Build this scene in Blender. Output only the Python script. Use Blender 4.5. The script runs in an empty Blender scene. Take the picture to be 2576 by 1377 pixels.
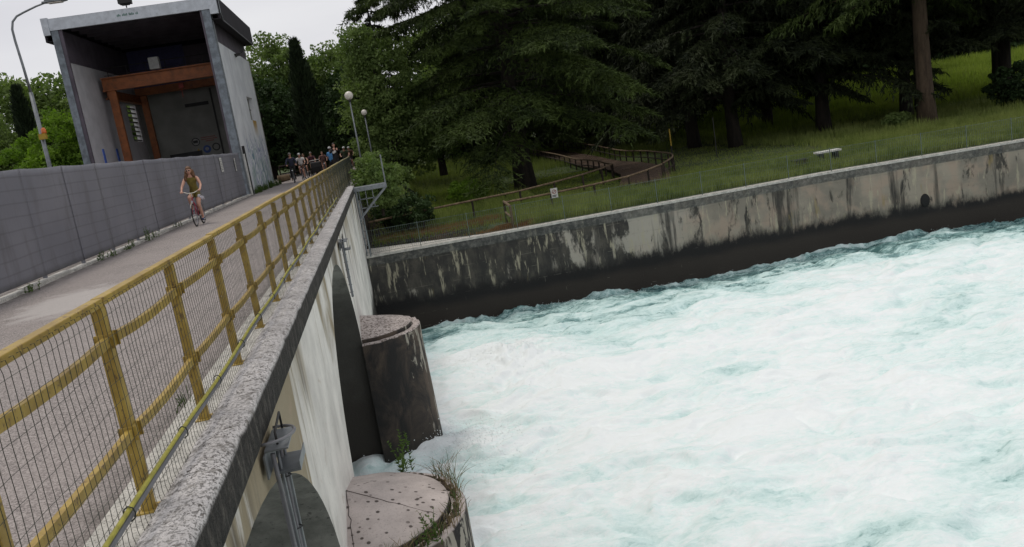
import bpy, bmesh, math, random
import numpy as np
from mathutils import Vector, Matrix, noise as mnoise
C = bpy.context.scene.collection
R = math.radians
random.seed(7)

# ------------------------------------------------------------------ camera
EYE = 1.62
PIT, ROL, YAW = R(10.188), R(9.267), R(7.690)
fw = Vector((math.sin(YAW)*math.cos(PIT), math.cos(YAW)*math.cos(PIT), -math.sin(PIT)))
rt = Vector((math.cos(YAW), -math.sin(YAW), 0)); dn = fw.cross(rt)
r2 = math.cos(ROL)*rt + math.sin(ROL)*dn; d2 = -math.sin(ROL)*rt + math.cos(ROL)*dn
cam = bpy.data.cameras.new('camera'); co = bpy.data.objects.new('camera', cam); C.objects.link(co)
m = Matrix.Identity(4)
for i in range(3):
    m[i][0] = r2[i]; m[i][1] = -d2[i]; m[i][2] = -fw[i]
m[0][3], m[1][3], m[2][3] = 0, 0, EYE
co.matrix_world = m
cam.sensor_width = 36; cam.lens = 36*2122.3/2576; cam.clip_start = .05; cam.clip_end = 3000
bpy.context.scene.camera = co

# ------------------------------------------------------------------ world, sun, exposure
SUN_EL, SUN_AZ = R(70), R(-50)          # azimuth measured from +Y towards +X
w = bpy.data.worlds.new('World'); bpy.context.scene.world = w; w.use_nodes = True
nt = w.node_tree; nt.nodes.clear()
sky = nt.nodes.new('ShaderNodeTexSky'); sky.sky_type = 'NISHITA'; sky.sun_disc = False
sky.sun_elevation = SUN_EL; sky.sun_rotation = SUN_AZ; sky.dust_density = 3.0; sky.air_density = 1.0
hsv = nt.nodes.new('ShaderNodeHueSaturation'); hsv.inputs['Saturation'].default_value = .18
nt.links.new(sky.outputs[0], hsv.inputs['Color'])
tc = nt.nodes.new('ShaderNodeTexCoord'); mp = nt.nodes.new('ShaderNodeMapping'); mp.inputs['Scale'].default_value = (1.3, 1.3, 6)
nt.links.new(tc.outputs['Generated'], mp.inputs[0])
nz = nt.nodes.new('ShaderNodeTexNoise'); nz.inputs['Scale'].default_value = 1.6; nz.inputs['Detail'].default_value = 5
nt.links.new(mp.outputs[0], nz.inputs['Vector'])
cr = nt.nodes.new('ShaderNodeValToRGB')
cr.color_ramp.elements[0].position = .3; cr.color_ramp.elements[0].color = (7.0, 7.0, 7.5, 1)
cr.color_ramp.elements[1].position = .72; cr.color_ramp.elements[1].color = (8.6, 8.6, 8.8, 1)
nt.links.new(nz.outputs['Fac'], cr.inputs[0])
mx = nt.nodes.new('ShaderNodeMixRGB'); mx.inputs[0].default_value = .86
nt.links.new(hsv.outputs[0], mx.inputs[1]); nt.links.new(cr.outputs[0], mx.inputs[2])
bg = nt.nodes.new('ShaderNodeBackground'); bg.inputs['Strength'].default_value = .105
nt.links.new(mx.outputs[0], bg.inputs[0])
wo = nt.nodes.new('ShaderNodeOutputWorld'); nt.links.new(bg.outputs[0], wo.inputs[0])
sl = bpy.data.lights.new('sun', 'SUN'); sl.energy = 1.25; sl.angle = R(14); sl.color = (1, .93, .83)
so = bpy.data.objects.new('sun', sl); C.objects.link(so)
sd = Vector((math.sin(SUN_AZ)*math.cos(SUN_EL), math.cos(SUN_AZ)*math.cos(SUN_EL), math.sin(SUN_EL)))
so.rotation_euler = sd.to_track_quat('Z', 'Y').to_euler(); so.location = (0, 0, 60)
vs = bpy.context.scene.view_settings
vs.view_transform = 'Standard'; vs.look = 'None'; vs.exposure = -.05; vs.gamma = 1; vs.use_curve_mapping = False
cy = bpy.context.scene.cycles
cy.max_bounces = 6; cy.diffuse_bounces = 3; cy.transparent_max_bounces = 8

# ------------------------------------------------------------------ helpers: materials
class T:
    def __init__(s, name):
        s.m = bpy.data.materials.new(name); s.m.use_nodes = True; s.t = s.m.node_tree
        s.b = s.t.nodes['Principled BSDF']; s.out = s.t.nodes['Material Output']
        g = s.t.nodes.new('ShaderNodeNewGeometry'); s.pos = g.outputs['Position']
        s.geo = g
    def n(s, ty, **k):
        o = s.t.nodes.new('ShaderNode'+ty)
        for a, v in k.items(): setattr(o, a, v)
        return o
    def put(s, inp, v):
        if isinstance(v, bpy.types.NodeSocket): s.t.links.new(v, inp)
        elif v is not None:
            if inp.type == 'RGBA' and not hasattr(v, '__len__'): v = (v, v, v)
            if inp.type == 'RGBA' and len(v) == 3: v = (*v, 1)
            inp.default_value = v
    def sc(s, v, scale, loc=(0, 0, 0)):
        o = s.n('Mapping'); s.put(o.inputs[0], v); o.inputs['Scale'].default_value = scale; o.inputs['Location'].default_value = loc
        return o.outputs[0]
    def noise(s, scale, detail=4, v=None, rough=.55, dist=0, col=False):
        o = s.n('TexNoise'); s.put(o.inputs['Vector'], v if v is not None else s.pos)
        o.inputs['Scale'].default_value = scale; o.inputs['Detail'].default_value = detail
        o.inputs['Roughness'].default_value = rough; o.inputs['Distortion'].default_value = dist
        return o.outputs['Color' if col else 'Fac']
    def vor(s, scale, v=None, feat='F1', out='Distance', rnd=1):
        o = s.n('TexVoronoi', feature=feat); s.put(o.inputs['Vector'], v if v is not None else s.pos)
        o.inputs['Scale'].default_value = scale; o.inputs['Randomness'].default_value = rnd
        return o.outputs[out]
    def ramp(s, v, a, b, c=0., d=1., smooth=True):
        o = s.n('MapRange', interpolation_type='SMOOTHSTEP' if smooth else 'LINEAR')
        s.put(o.inputs[0], v)
        for i, x in enumerate((a, b, c, d)): s.put(o.inputs[i+1], x)
        return o.outputs[0]
    def mt(s, op, a, b=None, c=None):
        o = s.n('Math', operation=op); s.put(o.inputs[0], a); s.put(o.inputs[1], b)
        if c is not None: s.put(o.inputs[2], c)
        return o.outputs[0]
    def mix(s, f, a, b, mode='MIX'):
        o = s.n('MixRGB', blend_type=mode); s.put(o.inputs[0], f); s.put(o.inputs[1], a); s.put(o.inputs[2], b)
        return o.outputs[0]
    def xyz(s, v=None):
        o = s.n('SeparateXYZ'); s.put(o.inputs[0], v if v is not None else s.pos); return o.outputs
    def vec(s, x, y, z):
        o = s.n('CombineXYZ'); s.put(o.inputs[0], x); s.put(o.inputs[1], y); s.put(o.inputs[2], z); return o.outputs[0]
    def obj(s): return s.n('TexCoord').outputs['Object']
    def bump(s, h, strength=.5, dist=.02):
        o = s.n('Bump'); s.put(o.inputs['Height'], h); s.put(o.inputs['Strength'], strength); o.inputs['Distance'].default_value = dist
        s.t.links.new(o.outputs[0], s.b.inputs['Normal'])
    def done(s, col, rough=.8, metal=0, spec=None):
        s.put(s.b.inputs['Base Color'], col); s.put(s.b.inputs['Roughness'], rough); s.put(s.b.inputs['Metallic'], metal)
        if spec is not None: s.b.inputs['Specular IOR Level'].default_value = spec
        return s.m
def simple(name, col, rough=.6, metal=0, var=.18, scale=6, dirt=0):
    """painted / plain surface with slight tonal variation and optional dirt specks"""
    t = T(name); v = t.obj()
    c = t.mix(t.ramp(t.noise(scale, 5, v), .3, .7), [x*(1-var) for x in col], [min(1, x*(1+var)) for x in col])
    if dirt: c = t.mix(t.mt('MULTIPLY', t.ramp(t.noise(scale*2.3, 6, v, .7), .52, .68), dirt), c, (.05, .045, .035))
    t.bump(t.noise(scale*8, 3, v), .15, .004)
    return t.done(c, rough, metal)

M = {}
# ------------------------------------------------------------------ helpers: meshes
def new_obj(name, me, parent=None):
    o = bpy.data.objects.new(name, me); C.objects.link(o)
    if parent: o.parent = parent
    return o
class MB:
    def __init__(s): s.v = []; s.f = []; s.mi = []; s.cur = 0
    def add(s, vs, fs):
        k = len(s.v); s.v += [tuple(v) for v in vs]; s.f += [tuple(i+k for i in f) for f in fs]; s.mi += [s.cur]*len(fs)
    def box(s, a, b):
        x0, y0, z0 = a; x1, y1, z1 = b
        s.add([(x0,y0,z0),(x1,y0,z0),(x1,y1,z0),(x0,y1,z0),(x0,y0,z1),(x1,y0,z1),(x1,y1,z1),(x0,y1,z1)],
              [(0,3,2,1),(4,5,6,7),(0,1,5,4),(1,2,6,5),(2,3,7,6),(3,0,4,7)])
    def bar(s, p, q, w, h=None, up=(0,0,1)):
        p, q = Vector(p), Vector(q); d = (q-p).normalized(); h = h or w
        u = Vector(up)
        if abs(d.dot(u)) > .98: u = Vector((1,0,0))
        x = d.cross(u).normalized()*w/2; y = x.cross(d).normalized()*h/2
        vs = [e+a*x+b*y for e in (p,q) for a,b in ((-1,-1),(1,-1),(1,1),(-1,1))]
        s.add(vs, [(0,3,2,1),(4,5,6,7),(0,1,5,4),(1,2,6,5),(2,3,7,6),(3,0,4,7)])
    def tube(s, pts, r, n=8, caps=True, closed=False):
        pts = [Vector(p) for p in pts]; N = len(pts); rs = [float(q) for q in r] if hasattr(r, '__len__') else [float(r)]*N
        base = len(s.v); fs = []; vs = []; pu = None
        for i, p in enumerate(pts):
            if closed: d = pts[(i+1)%N]-pts[i-1]
            else: d = (pts[min(i+1,N-1)]-pts[max(i-1,0)])
            d.normalize()
            u = pu if pu is not None else (Vector((0,0,1)) if abs(d.z) < .9 else Vector((1,0,0)))
            x = d.cross(u)
            if x.length < 1e-5: x = d.cross(Vector((0,1,0)))
            x.normalize(); u2 = x.cross(d).normalized(); pu = u2
            for k in range(n):
                a = 2*math.pi*k/n; vs.append(p+rs[i]*(math.cos(a)*x+math.sin(a)*u2))
        M_ = N if closed else N-1
        for i in range(M_):
            j = (i+1) % N
            for k in range(n):
                l = (k+1) % n; fs.append((i*n+k, i*n+l, j*n+l, j*n+k))
        if caps and not closed: fs += [tuple(range(n-1,-1,-1)), tuple((N-1)*n+k for k in range(n))]
        s.add(vs, fs)
    def prism(s, poly, z0, z1, axis='Z'):
        n = len(poly)
        def P(a, b, c): return {'Z':(a,b,c),'Y':(a,c,b),'X':(c,a,b)}[axis]
        s.add([P(a,b,z0) for a,b in poly]+[P(a,b,z1) for a,b in poly],
              [tuple(range(n-1,-1,-1)), tuple(range(n,2*n))]+[(i,(i+1)%n,n+(i+1)%n,n+i) for i in range(n)])
    def ball(s, c, r, n=12, m_=8, sq=(1,1,1)):
        c = Vector(c); vs = [c+Vector((0,0,r*sq[2]))]
        for i in range(1, m_):
            a = math.pi*i/m_
            for k in range(n):
                b = 2*math.pi*k/n; vs.append(c+Vector((math.sin(a)*math.cos(b)*r*sq[0], math.sin(a)*math.sin(b)*r*sq[1], math.cos(a)*r*sq[2])))
        vs.append(c-Vector((0,0,r*sq[2]))); L = len(vs)-1; fs = [(0,1+k,1+(k+1)%n) for k in range(n)]
        for i in range(m_-2):
            for k in range(n): fs.append((1+i*n+k, 1+(i+1)*n+k, 1+(i+1)*n+(k+1)%n, 1+i*n+(k+1)%n))
        fs += [(L, 1+(m_-2)*n+(k+1)%n, 1+(m_-2)*n+k) for k in range(n)]
        s.add(vs, fs)
    def build(s, name, mat, parent=None, smooth=False, bevel=0):
        me = bpy.data.meshes.new(name); me.from_pydata(s.v, [], s.f)
        for mm in (mat if isinstance(mat, (list, tuple)) else [mat]): me.materials.append(mm)
        me.polygons.foreach_set('material_index', s.mi)
        if smooth: me.polygons.foreach_set('use_smooth', [True]*len(s.f))
        bm = bmesh.new(); bm.from_mesh(me); bmesh.ops.recalc_face_normals(bm, faces=bm.faces)
        bm.to_mesh(me); bm.free(); me.update()
        o = new_obj(name, me, parent)
        if bevel:
            b = o.modifiers.new('bevel', 'BEVEL'); b.width = bevel; b.segments = 2; b.limit_method = 'ANGLE'
        return o
def tag(o, label=None, cat=None, group=None, kind=None):
    if label: o['label'] = label
    if cat: o['category'] = cat
    if group: o['group'] = group
    if kind: o['kind'] = kind
    return o
def empty(name, loc=(0,0,0), rz=0, label=None, cat=None, group=None):
    o = bpy.data.objects.new(name, None); C.objects.link(o); o.location = loc; o.rotation_euler = (0,0,rz); o.empty_display_size = .3
    return tag(o, label, cat, group)
def copy_tree(o, parent=None):
    c = o.copy(); C.objects.link(c)
    if parent: c.parent = parent
    for ch in list(o.children): copy_tree(ch, c)
    return c
def np_mesh(name, V, F, k, mat, smooth=False, attr=None):
    """V (n,3) array, F (m,k) int array"""
    me = bpy.data.meshes.new(name); V = np.asarray(V, np.float32); F = np.asarray(F, np.int32)
    me.vertices.add(len(V)); me.vertices.foreach_set('co', V.ravel())
    me.loops.add(F.size); me.loops.foreach_set('vertex_index', F.ravel())
    me.polygons.add(len(F)); me.polygons.foreach_set('loop_start', np.arange(0, F.size, k, dtype=np.int32))
    me.polygons.foreach_set('loop_total', np.full(len(F), k, np.int32))
    if smooth: me.polygons.foreach_set('use_smooth', np.ones(len(F), bool))
    if attr is not None:
        a = me.attributes.new(attr[0], 'FLOAT', 'POINT'); a.data.foreach_set('value', attr[1].astype(np.float32).ravel())
    me.materials.append(mat); me.update(calc_edges=True); me.validate()
    return me
# numpy gradient noise
_rg = np.random.RandomState(11); _perm = _rg.permutation(512)
_perm = np.concatenate([_perm, _perm]); _ga = _rg.rand(512)*2*np.pi; _gx, _gy = np.cos(_ga), np.sin(_ga)
def pn(x, y):
    xi = np.floor(x).astype(int); yi = np.floor(y).astype(int); xf = x-xi; yf = y-yi
    u = xf**3*(xf*(xf*6-15)+10); v = yf**3*(yf*(yf*6-15)+10)
    def g(a, b):
        h = _perm[(_perm[(xi+a) & 511]+yi+b) & 511]
        return _gx[h]*(xf-a)+_gy[h]*(yf-b)
    return 1.5*((1-v)*((1-u)*g(0,0)+u*g(1,0))+v*((1-u)*g(0,1)+u*g(1,1)))
def fbm(x, y, o=4, mode=0):
    s = 0; a = 1; t = 0
    for i in range(o):
        n_ = pn(x*2**i+17*i, y*2**i-9*i)
        if mode == 1: n_ = np.abs(n_)*2-.5
        if mode == 2: n_ = .5-np.abs(n_)*2
        s = s+a*n_; t += a; a *= .5
    return s/t
def sm(a, b, x):
    t_ = np.clip((x-a)/(b-a), 0, 1); return t_*t_*(3-2*t_)

# ================================================================== MATERIALS
def m_asphalt():
    t = T('asphalt'); p = t.pos
    a = t.vor(95, p, out='Color'); sx = t.n('SeparateColor'); t.put(sx.inputs[0], a)
    c = t.mix(t.ramp(sx.outputs[0], .1, .9, smooth=False), (.15, .132, .125), (.5, .455, .43))
    c = t.mix(t.ramp(t.noise(210, 2, p), .35, .7), t.mix(1, c, (.62,.6,.6), 'MULTIPLY'), c)
    c = t.mix(t.mt('MULTIPLY', t.ramp(t.noise(.7, 5, p), .35, .7), .4), c, (.34, .3, .285))
    # pale worn patch
    x = t.xyz(p); d = t.mt('ADD', t.mt('POWER', t.mt('DIVIDE', t.mt('SUBTRACT', x[0], -4.9), .8), 2), t.mt('POWER', t.mt('DIVIDE', t.mt('SUBTRACT', x[1], 13.6), 1.5), 2))
    d = t.mt('ADD', d, t.mt('MULTIPLY', t.mt('SUBTRACT', t.noise(2.2, 5, p), .5), 2.4))
    c = t.mix(t.ramp(d, .3, 1.3, .62, 0), c, (.5, .47, .45))
    # dark grime strips at both edges
    e = t.mt('MAXIMUM', t.ramp(x[0], -2.0, -1.5), t.ramp(x[0], -6.1, -6.45))
    c = t.mix(t.mt('MULTIPLY', e, t.ramp(t.noise(4, 6, p), .35, .7, .2, .8)), c, (.06, .052, .042))
    t.bump(t.mt('ADD', t.vor(95, p), t.mt('MULTIPLY', t.noise(30, 3, p), .6)), .55, .006)
    return t.done(c, .9)
def m_coping():
    t = T('lichen_concrete'); p = t.pos
    base = t.mix(t.ramp(t.noise(3, 5, p), .3, .7), (.54, .515, .5), (.71, .68, .66))
    w_ = t.sc(p, (1, .8, 1))
    s1 = t.ramp(t.noise(52, 6, w_, .75, .8), .52, .6)
    s2 = t.ramp(t.noise(11, 6, p, .75), .52, .62)
    c = t.mix(t.mt('MULTIPLY', s1, t.ramp(t.noise(2.6, 5, p, .65), .36, .6, .12, 1)), base, (.07, .056, .042))
    c = t.mix(t.mt('MULTIPLY', s2, .6), c, (.12, .105, .08))
    c = t.mix(t.mt('MULTIPLY', t.ramp(t.noise(9, 4, p, .6), .64, .7), .6), c, (.16, .1, .04))
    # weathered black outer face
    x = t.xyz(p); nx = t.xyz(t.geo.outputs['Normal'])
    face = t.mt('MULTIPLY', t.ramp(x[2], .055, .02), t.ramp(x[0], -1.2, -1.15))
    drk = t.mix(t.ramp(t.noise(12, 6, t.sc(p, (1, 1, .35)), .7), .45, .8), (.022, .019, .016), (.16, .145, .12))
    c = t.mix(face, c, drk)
    t.bump(t.mt('SUBTRACT', t.noise(18, 6, p, .7), t.mt('MULTIPLY', s1, .4)), .9, .018)
    return t.done(c, .92)
def m_strip():
    t = T('curb_strip_concrete'); p = t.pos
    base = t.mix(t.ramp(t.noise(5, 6, p, .65), .3, .7), (.36, .35, .32), (.6, .58, .53))
    s = t.ramp(t.noise(55, 5, p, .75), .53, .6)
    c = t.mix(t.mt('MULTIPLY', s, .75), base, (.08, .072, .06))
    t.bump(t.noise(40, 5, p, .7), .6, .01)
    return t.done(c, .92)
def m_spandrel():
    t = T('stained_render'); p = t.pos; x = t.xyz(p)
    base = t.mix(t.ramp(t.noise(1.2, 5, p), .3, .7), (.55, .53, .49), (.78, .755, .7))
    base = t.mix(t.ramp(t.noise(20, 5, p, .7), .55, .75, 0, .35), base, (.2, .18, .15))
    sk = t.sc(p, (1, .34, .12))
    f = t.noise(1.5, 6, sk, .56, .8)
    top = t.ramp(x[2], -3.4, -.2, .0, .16)
    f2 = t.mt('ADD', f, top)
    near = t.ramp(x[1], 6.5, 11, .03, -.05)
    f3 = t.mt('ADD', f2, near)
    fine = t.ramp(t.mt('ADD', t.noise(2.2, 7, t.sc(p, (1, .8, .1), (0, 2, 4)), .62, .6), t.mt('ADD', top, t.ramp(x[1], 6.5, 10.5, .0, -.12))), .6, .68)
    c = t.mix(t.mt('MULTIPLY', t.mt('MAXIMUM', t.ramp(f3, .6, .72), fine), .8), base, (.2, .145, .05))      # ochre algae runs
    c = t.mix(t.mt('MULTIPLY', t.ramp(t.mt('ADD', t.noise(3.3, 6, t.sc(p, (1, .22, .07), (3, 5, 1)), .6, .9), top), .68, .8), .7), c, (.075, .062, .045))
    c = t.mix(t.ramp(t.noise(5, 5, t.sc(p, (1, .25, .35), (9, 2, 0)), .6, 1.5), .6, .72, 0, .45), c, (.4, .3, .22))
    # arch soffit / inside is bare grey
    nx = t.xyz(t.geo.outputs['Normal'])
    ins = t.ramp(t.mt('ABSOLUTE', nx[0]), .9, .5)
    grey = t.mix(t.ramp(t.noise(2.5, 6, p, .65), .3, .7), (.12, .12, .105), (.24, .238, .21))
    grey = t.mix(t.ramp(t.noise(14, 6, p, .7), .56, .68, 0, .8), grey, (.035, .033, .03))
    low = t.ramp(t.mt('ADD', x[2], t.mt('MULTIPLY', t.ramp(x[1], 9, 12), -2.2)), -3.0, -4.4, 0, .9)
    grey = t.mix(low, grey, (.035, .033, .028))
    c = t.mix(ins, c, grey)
    # permanently wet foot of the wall
    wet = t.ramp(t.mt('ADD', x[2], t.mt('MULTIPLY', t.noise(1.5, 5, p), 1.2)), -3.2, -3.9)
    c = t.mix(wet, c, (.03, .027, .022))
    t.bump(t.noise(14, 6, p, .65), .5, .015)
    return t.done(c, .88)
def m_pier():
    t = T('pier_concrete'); p = t.pos; x = t.xyz(p)
    nz_ = t.xyz(t.geo.outputs['Normal'])
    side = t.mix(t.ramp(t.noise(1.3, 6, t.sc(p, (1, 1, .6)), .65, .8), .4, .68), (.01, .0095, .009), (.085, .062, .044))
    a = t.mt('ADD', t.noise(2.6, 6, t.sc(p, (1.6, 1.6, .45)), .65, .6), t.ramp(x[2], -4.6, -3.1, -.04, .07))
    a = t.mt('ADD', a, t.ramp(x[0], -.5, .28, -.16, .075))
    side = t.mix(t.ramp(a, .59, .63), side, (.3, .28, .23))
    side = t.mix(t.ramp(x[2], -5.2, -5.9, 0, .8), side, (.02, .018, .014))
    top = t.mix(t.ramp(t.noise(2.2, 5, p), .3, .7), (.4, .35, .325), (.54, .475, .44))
    top = t.mix(t.ramp(t.noise(45, 4, p, .7), .58, .66, 0, .5), top, (.14, .11, .09))
    far = t.ramp(x[1], 14, 17)
    spots = t.ramp(t.vor(8.5, t.sc(p, (1, 1, .1))), .17, .25, 1, 0)
    gate = t.ramp(t.noise(1.3, 3, p), .43, .52)
    top = t.mix(t.mt('MULTIPLY', t.mt('MULTIPLY', spots, gate), t.ramp(x[1], 14, 17, .9, .2)), top, (.04, .028, .022))
    top = t.mix(t.mt('MULTIPLY', t.ramp(t.noise(17, 6, p, .7), .5, .57), t.mt('ADD', t.mt('MULTIPLY', far, .8), .08)), top, (.1, .075, .06))
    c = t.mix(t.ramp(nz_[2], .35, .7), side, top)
    t.bump(t.noise(20, 6, p, .65), .5, .015)
    return t.done(c, .85)
def m_quay():
    t = T('quay_masonry'); p = t.pos; x = t.xyz(p)
    v2 = t.vec(x[0], x[2], 0)
    br = t.n('TexBrick'); t.put(br.inputs['Vector'], t.mt('ADD', 0, 0) if False else v2)
    br.inputs['Color1'].default_value = (.4,.4,.4,1); br.inputs['Color2'].default_value = (1,1,1,1); br.inputs['Mortar'].default_value = (0,0,0,1)
    for k, q in dict(Scale=1, **{'Mortar Size':.012,'Mortar Smooth':.2,'Bias':0,'Brick Width':1.7,'Row Height':.55}).items(): br.inputs[k].default_value = q
    right = t.ramp(t.mt('ADD', x[0], t.mt('MULTIPLY', t.noise(.8, 3, p), 3)), 12.5, 15)
    base = t.mix(t.ramp(t.noise(.8, 5, p), .35, .65), (.2, .18, .145), (.3, .265, .21))
    base = t.mix(t.mt('MULTIPLY', t.ramp(t.noise(1.3, 5, t.sc(p, (1, 1, 1), (4, 1, 7))), .45, .65), .7), base, (.33, .255, .195))
    base = t.mix(t.mt('MULTIPLY', t.mt('SUBTRACT', 1, right), .6), base, (.39, .37, .32))
    mor = t.mt('MULTIPLY', br.outputs['Fac'], t.mt('MULTIPLY', t.mt('SUBTRACT', 1, t.mt('MULTIPLY', right, .8)), t.ramp(t.noise(.9, 3, p), .3, .5)))
    # vertical black streaks: dense on the left, sparse on the right
    s1 = t.noise(1.5, 7, t.sc(p, (1, 1, .3)), .66, .35)
    s2 = t.noise(1.1, 6, t.sc(p, (1.25, 1, .1), (5, 0, 0)), .6, .2)
    leftb = t.ramp(t.mt('ADD', x[0], t.mt('MULTIPLY', t.noise(.35, 3, t.sc(p, (1, 1, 2))), 5)), 8.5, 15, .235, .0, smooth=False)
    st = t.mt('MAXIMUM', t.ramp(t.mt('ADD', s1, leftb), .555, .645), t.mt('MULTIPLY', t.ramp(t.mt('ADD', s2, t.mt('MULTIPLY', leftb, .2)), .54, .64), .93))
    dark = t.mix(t.ramp(t.noise(2.2, 6, t.sc(p, (1, 1, .5)), .65), .4, .7), (.009, .0095, .01), (.062, .056, .045))
    c = t.mix(t.mt('MULTIPLY', st, .94), base, dark)
    c = t.mix(t.mt('MULTIPLY', t.ramp(t.noise(1.7, 5, t.sc(p, (1.1, 1, .2), (2, 0, 9)), .6), .63, .7), .6), c, (.26, .2, .08))
    c = t.mix(t.mt('MULTIPLY', mor, t.mt('MULTIPLY', t.ramp(t.noise(2.2, 4, t.sc(p, (1, 1, 1), (3, 3, 3))), .5, .66), t.mix(st, .7, .32))), c, t.mix(st, (.12, .11, .09), (.3, .28, .22)))
    # pale lime seeps on the dark part
    sp = t.mt('MULTIPLY', t.ramp(t.noise(2.6, 7, t.sc(p, (1.5, 1, .25), (7, 0, 3)), .65, .3), .565, .64), t.ramp(x[2], -5.2, -4.6))
    c = t.mix(t.mt('MULTIPLY', sp, .85), c, (.36, .33, .24))
    # dark lichened head course
    head = t.ramp(t.mt('ADD', x[2], t.mt('MULTIPLY', t.noise(3, 4, p), .05)), -3.2, -3.15)
    c = t.mix(t.mt('MULTIPLY', head, .8), c, t.mix(t.ramp(t.noise(6, 6, p, .7), .4, .7), (.05, .052, .05), (.17, .165, .15)))
    # drowned band: black, then brown
    k = t.mt('ADD', x[2], t.mt('MULTIPLY', t.mt('SUBTRACT', t.noise(1.1, 8, t.sc(p, (1, 1, .4)), .75), .5), 1.9))
    k = t.mt('ADD', k, t.ramp(x[0], 14, 27, .05, .2))
    wet = t.mix(t.ramp(t.mt('ADD', x[2], t.mt('MULTIPLY', t.noise(.7, 5, p), .5)), -4.9, -5.3), (.01, .009, .009), (.03, .024, .019))
    wet = t.mix(t.mt('MULTIPLY', t.mt('MULTIPLY', mor, t.ramp(t.noise(2.5, 3, p), .6, .66)), .25), wet, (.35, .33, .27))
    c = t.mix(t.ramp(k, -4.5, -4.98), c, wet)
    t.bump(t.mt('SUBTRACT', t.noise(9, 7, p, .65), t.mt('MULTIPLY', br.outputs['Fac'], .5)), .6, .03)
    return t.done(c, .86)
def m_water():
    t = T('foaming_water'); p = t.pos
    at = t.n('Attribute', attribute_name='foam'); f = at.outputs['Fac']
    def warp(v, sc_, amp, seed):
        wv = t.n('VectorMath', operation='ADD'); t.put(wv.inputs[0], v)
        nn = t.n('VectorMath', operation='SCALE'); t.put(nn.inputs[0], t.noise(sc_, 4, t.sc(v, (1, 1, 1), seed), .62, col=True)); nn.inputs['Scale'].default_value = amp
        t.t.links.new(nn.outputs[0], wv.inputs[1]); return wv.outputs[0]
    q = warp(t.sc(p, (.55, 1.35, .6)), .7, 2.2, (0, 0, 0))
    q2 = warp(t.sc(p, (.9, 1.5, .6), (11, 4, 0)), 1.3, 1.1, (5, 2, 0))
    soft = t.noise(.8, 5, q, .6, .3)
    lace = t.noise(3.2, 10, q2, .7, .5)
    def thread(sc_, v, w_):
        return t.mt('MAXIMUM', t.mt('SUBTRACT', 1, t.mt('MULTIPLY', t.mt('ABSOLUTE', t.mt('SUBTRACT', t.noise(sc_, 6, v, .6, .5), .5)), w_)), 0)
    th = t.mt('ADD', thread(1.6, q, 13), t.mt('MULTIPLY', thread(4.2, q2, 9), .7))
    s = t.mt('ADD', f, t.mt('MULTIPLY', t.mt('SUBTRACT', soft, .5), 1.7))
    s = t.mt('ADD', s, t.mt('MULTIPLY', t.mt('SUBTRACT', lace, .5), .85))
    s = t.mt('ADD', s, t.mt('MULTIPLY', th, .17))
    deep = t.mix(t.ramp(t.noise(.6, 3, p), .35, .65), (.04, .095, .105), (.06, .145, .14))
    c = t.mix(t.ramp(s, -.08, .3, smooth=False), deep, (.25, .42, .41))
    c = t.mix(t.ramp(s, .2, .52, smooth=False), c, (.56, .74, .72))
    c = t.mix(t.ramp(s, .5, .82, smooth=False), c, (.73, .865, .85))
    c = t.mix(t.ramp(s, .78, 1.2, smooth=False), c, (.87, .915, .915))
    big = t.noise(22, 6, q2, .7, .5)
    t.bump(t.mt('ADD', t.mt('ADD', t.mt('MULTIPLY', lace, .8), t.mt('MULTIPLY', th, .12)), t.mt('MULTIPLY', big, .25)), .5, .075)
    t.b.inputs['IOR'].default_value = 1.33
    return t.done(c, t.ramp(s, .1, .7, .12, .6))
def m_foliage(name, a, b, sc_=.5, trans=.0):
    t = T(name); p = t.pos
    c = t.mix(t.ramp(t.noise(sc_, 3, p), .35, .65), a, b)
    c = t.mix(t.ramp(t.noise(sc_*9, 3, p), .35, .7, 0, .6), c, [x*1.5 for x in b])
    t.done(c, .75, spec=.25)
    if trans:
        tr = t.n('BsdfTranslucent'); t.put(tr.inputs[0], t.mix(1, c, (1.3, 1.5, .7), 'MULTIPLY'))
        ms = t.n('MixShader'); ms.inputs[0].default_value = trans
        t.t.links.new(t.b.outputs[0], ms.inputs[1]); t.t.links.new(tr.outputs[0], ms.inputs[2]); t.t.links.new(ms.outputs[0], t.out.inputs[0])
    return t.m
def m_bark(name, a, b):
    t = T(name); v = t.obj()
    n_ = t.noise(5, 6, t.sc(v, (1, 1, .2)), .7)
    t.bump(n_, .8, .05)
    return t.done(t.mix(t.ramp(n_, .35, .65), a, b), .95)
def m_soil():
    t = T('grass_ground'); p = t.pos
    c = t.mix(t.ramp(t.noise(.35, 5, p), .35, .65), (.025, .045, .01), (.045, .07, .015))
    c = t.mix(t.ramp(t.noise(1.1, 6, p), .55, .7, 0, .7), c, (.075, .06, .035))
    x = t.xyz(p)
    k = t.mt('MULTIPLY', t.ramp(x[0], 5.5, 2.5), t.ramp(x[1], 46, 42))
    c = t.mix(k, c, t.mix(t.ramp(t.noise(2.5, 6, p), .4, .65), (.012, .011, .008), (.04, .028, .016)))
    t.bump(t.noise(9, 6, p, .7), .8, .06)
    return t.done(c, .95)
def m_green_sheet(): pass
M['asphalt'] = m_asphalt(); M['coping'] = m_coping(); M['strip'] = m_strip(); M['spandrel'] = m_spandrel()
M['pier'] = m_pier(); M['quay'] = m_quay(); M['water'] = m_water(); M['soil'] = m_soil()
M['cedar'] = m_foliage('cedar_needles', (.012, .022, .005), (.04, .062, .01), .45)
M['spruce'] = m_foliage('dark_needles', (.008, .013, .006), (.024, .033, .01), .5)
M['leafA'] = m_foliage('green_leaves', (.075, .118, .034), (.14, .19, .06), .4, .3)
M['leafB'] = m_foliage('bright_leaves', (.075, .14, .015), (.13, .21, .025), .6, .35)
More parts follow.
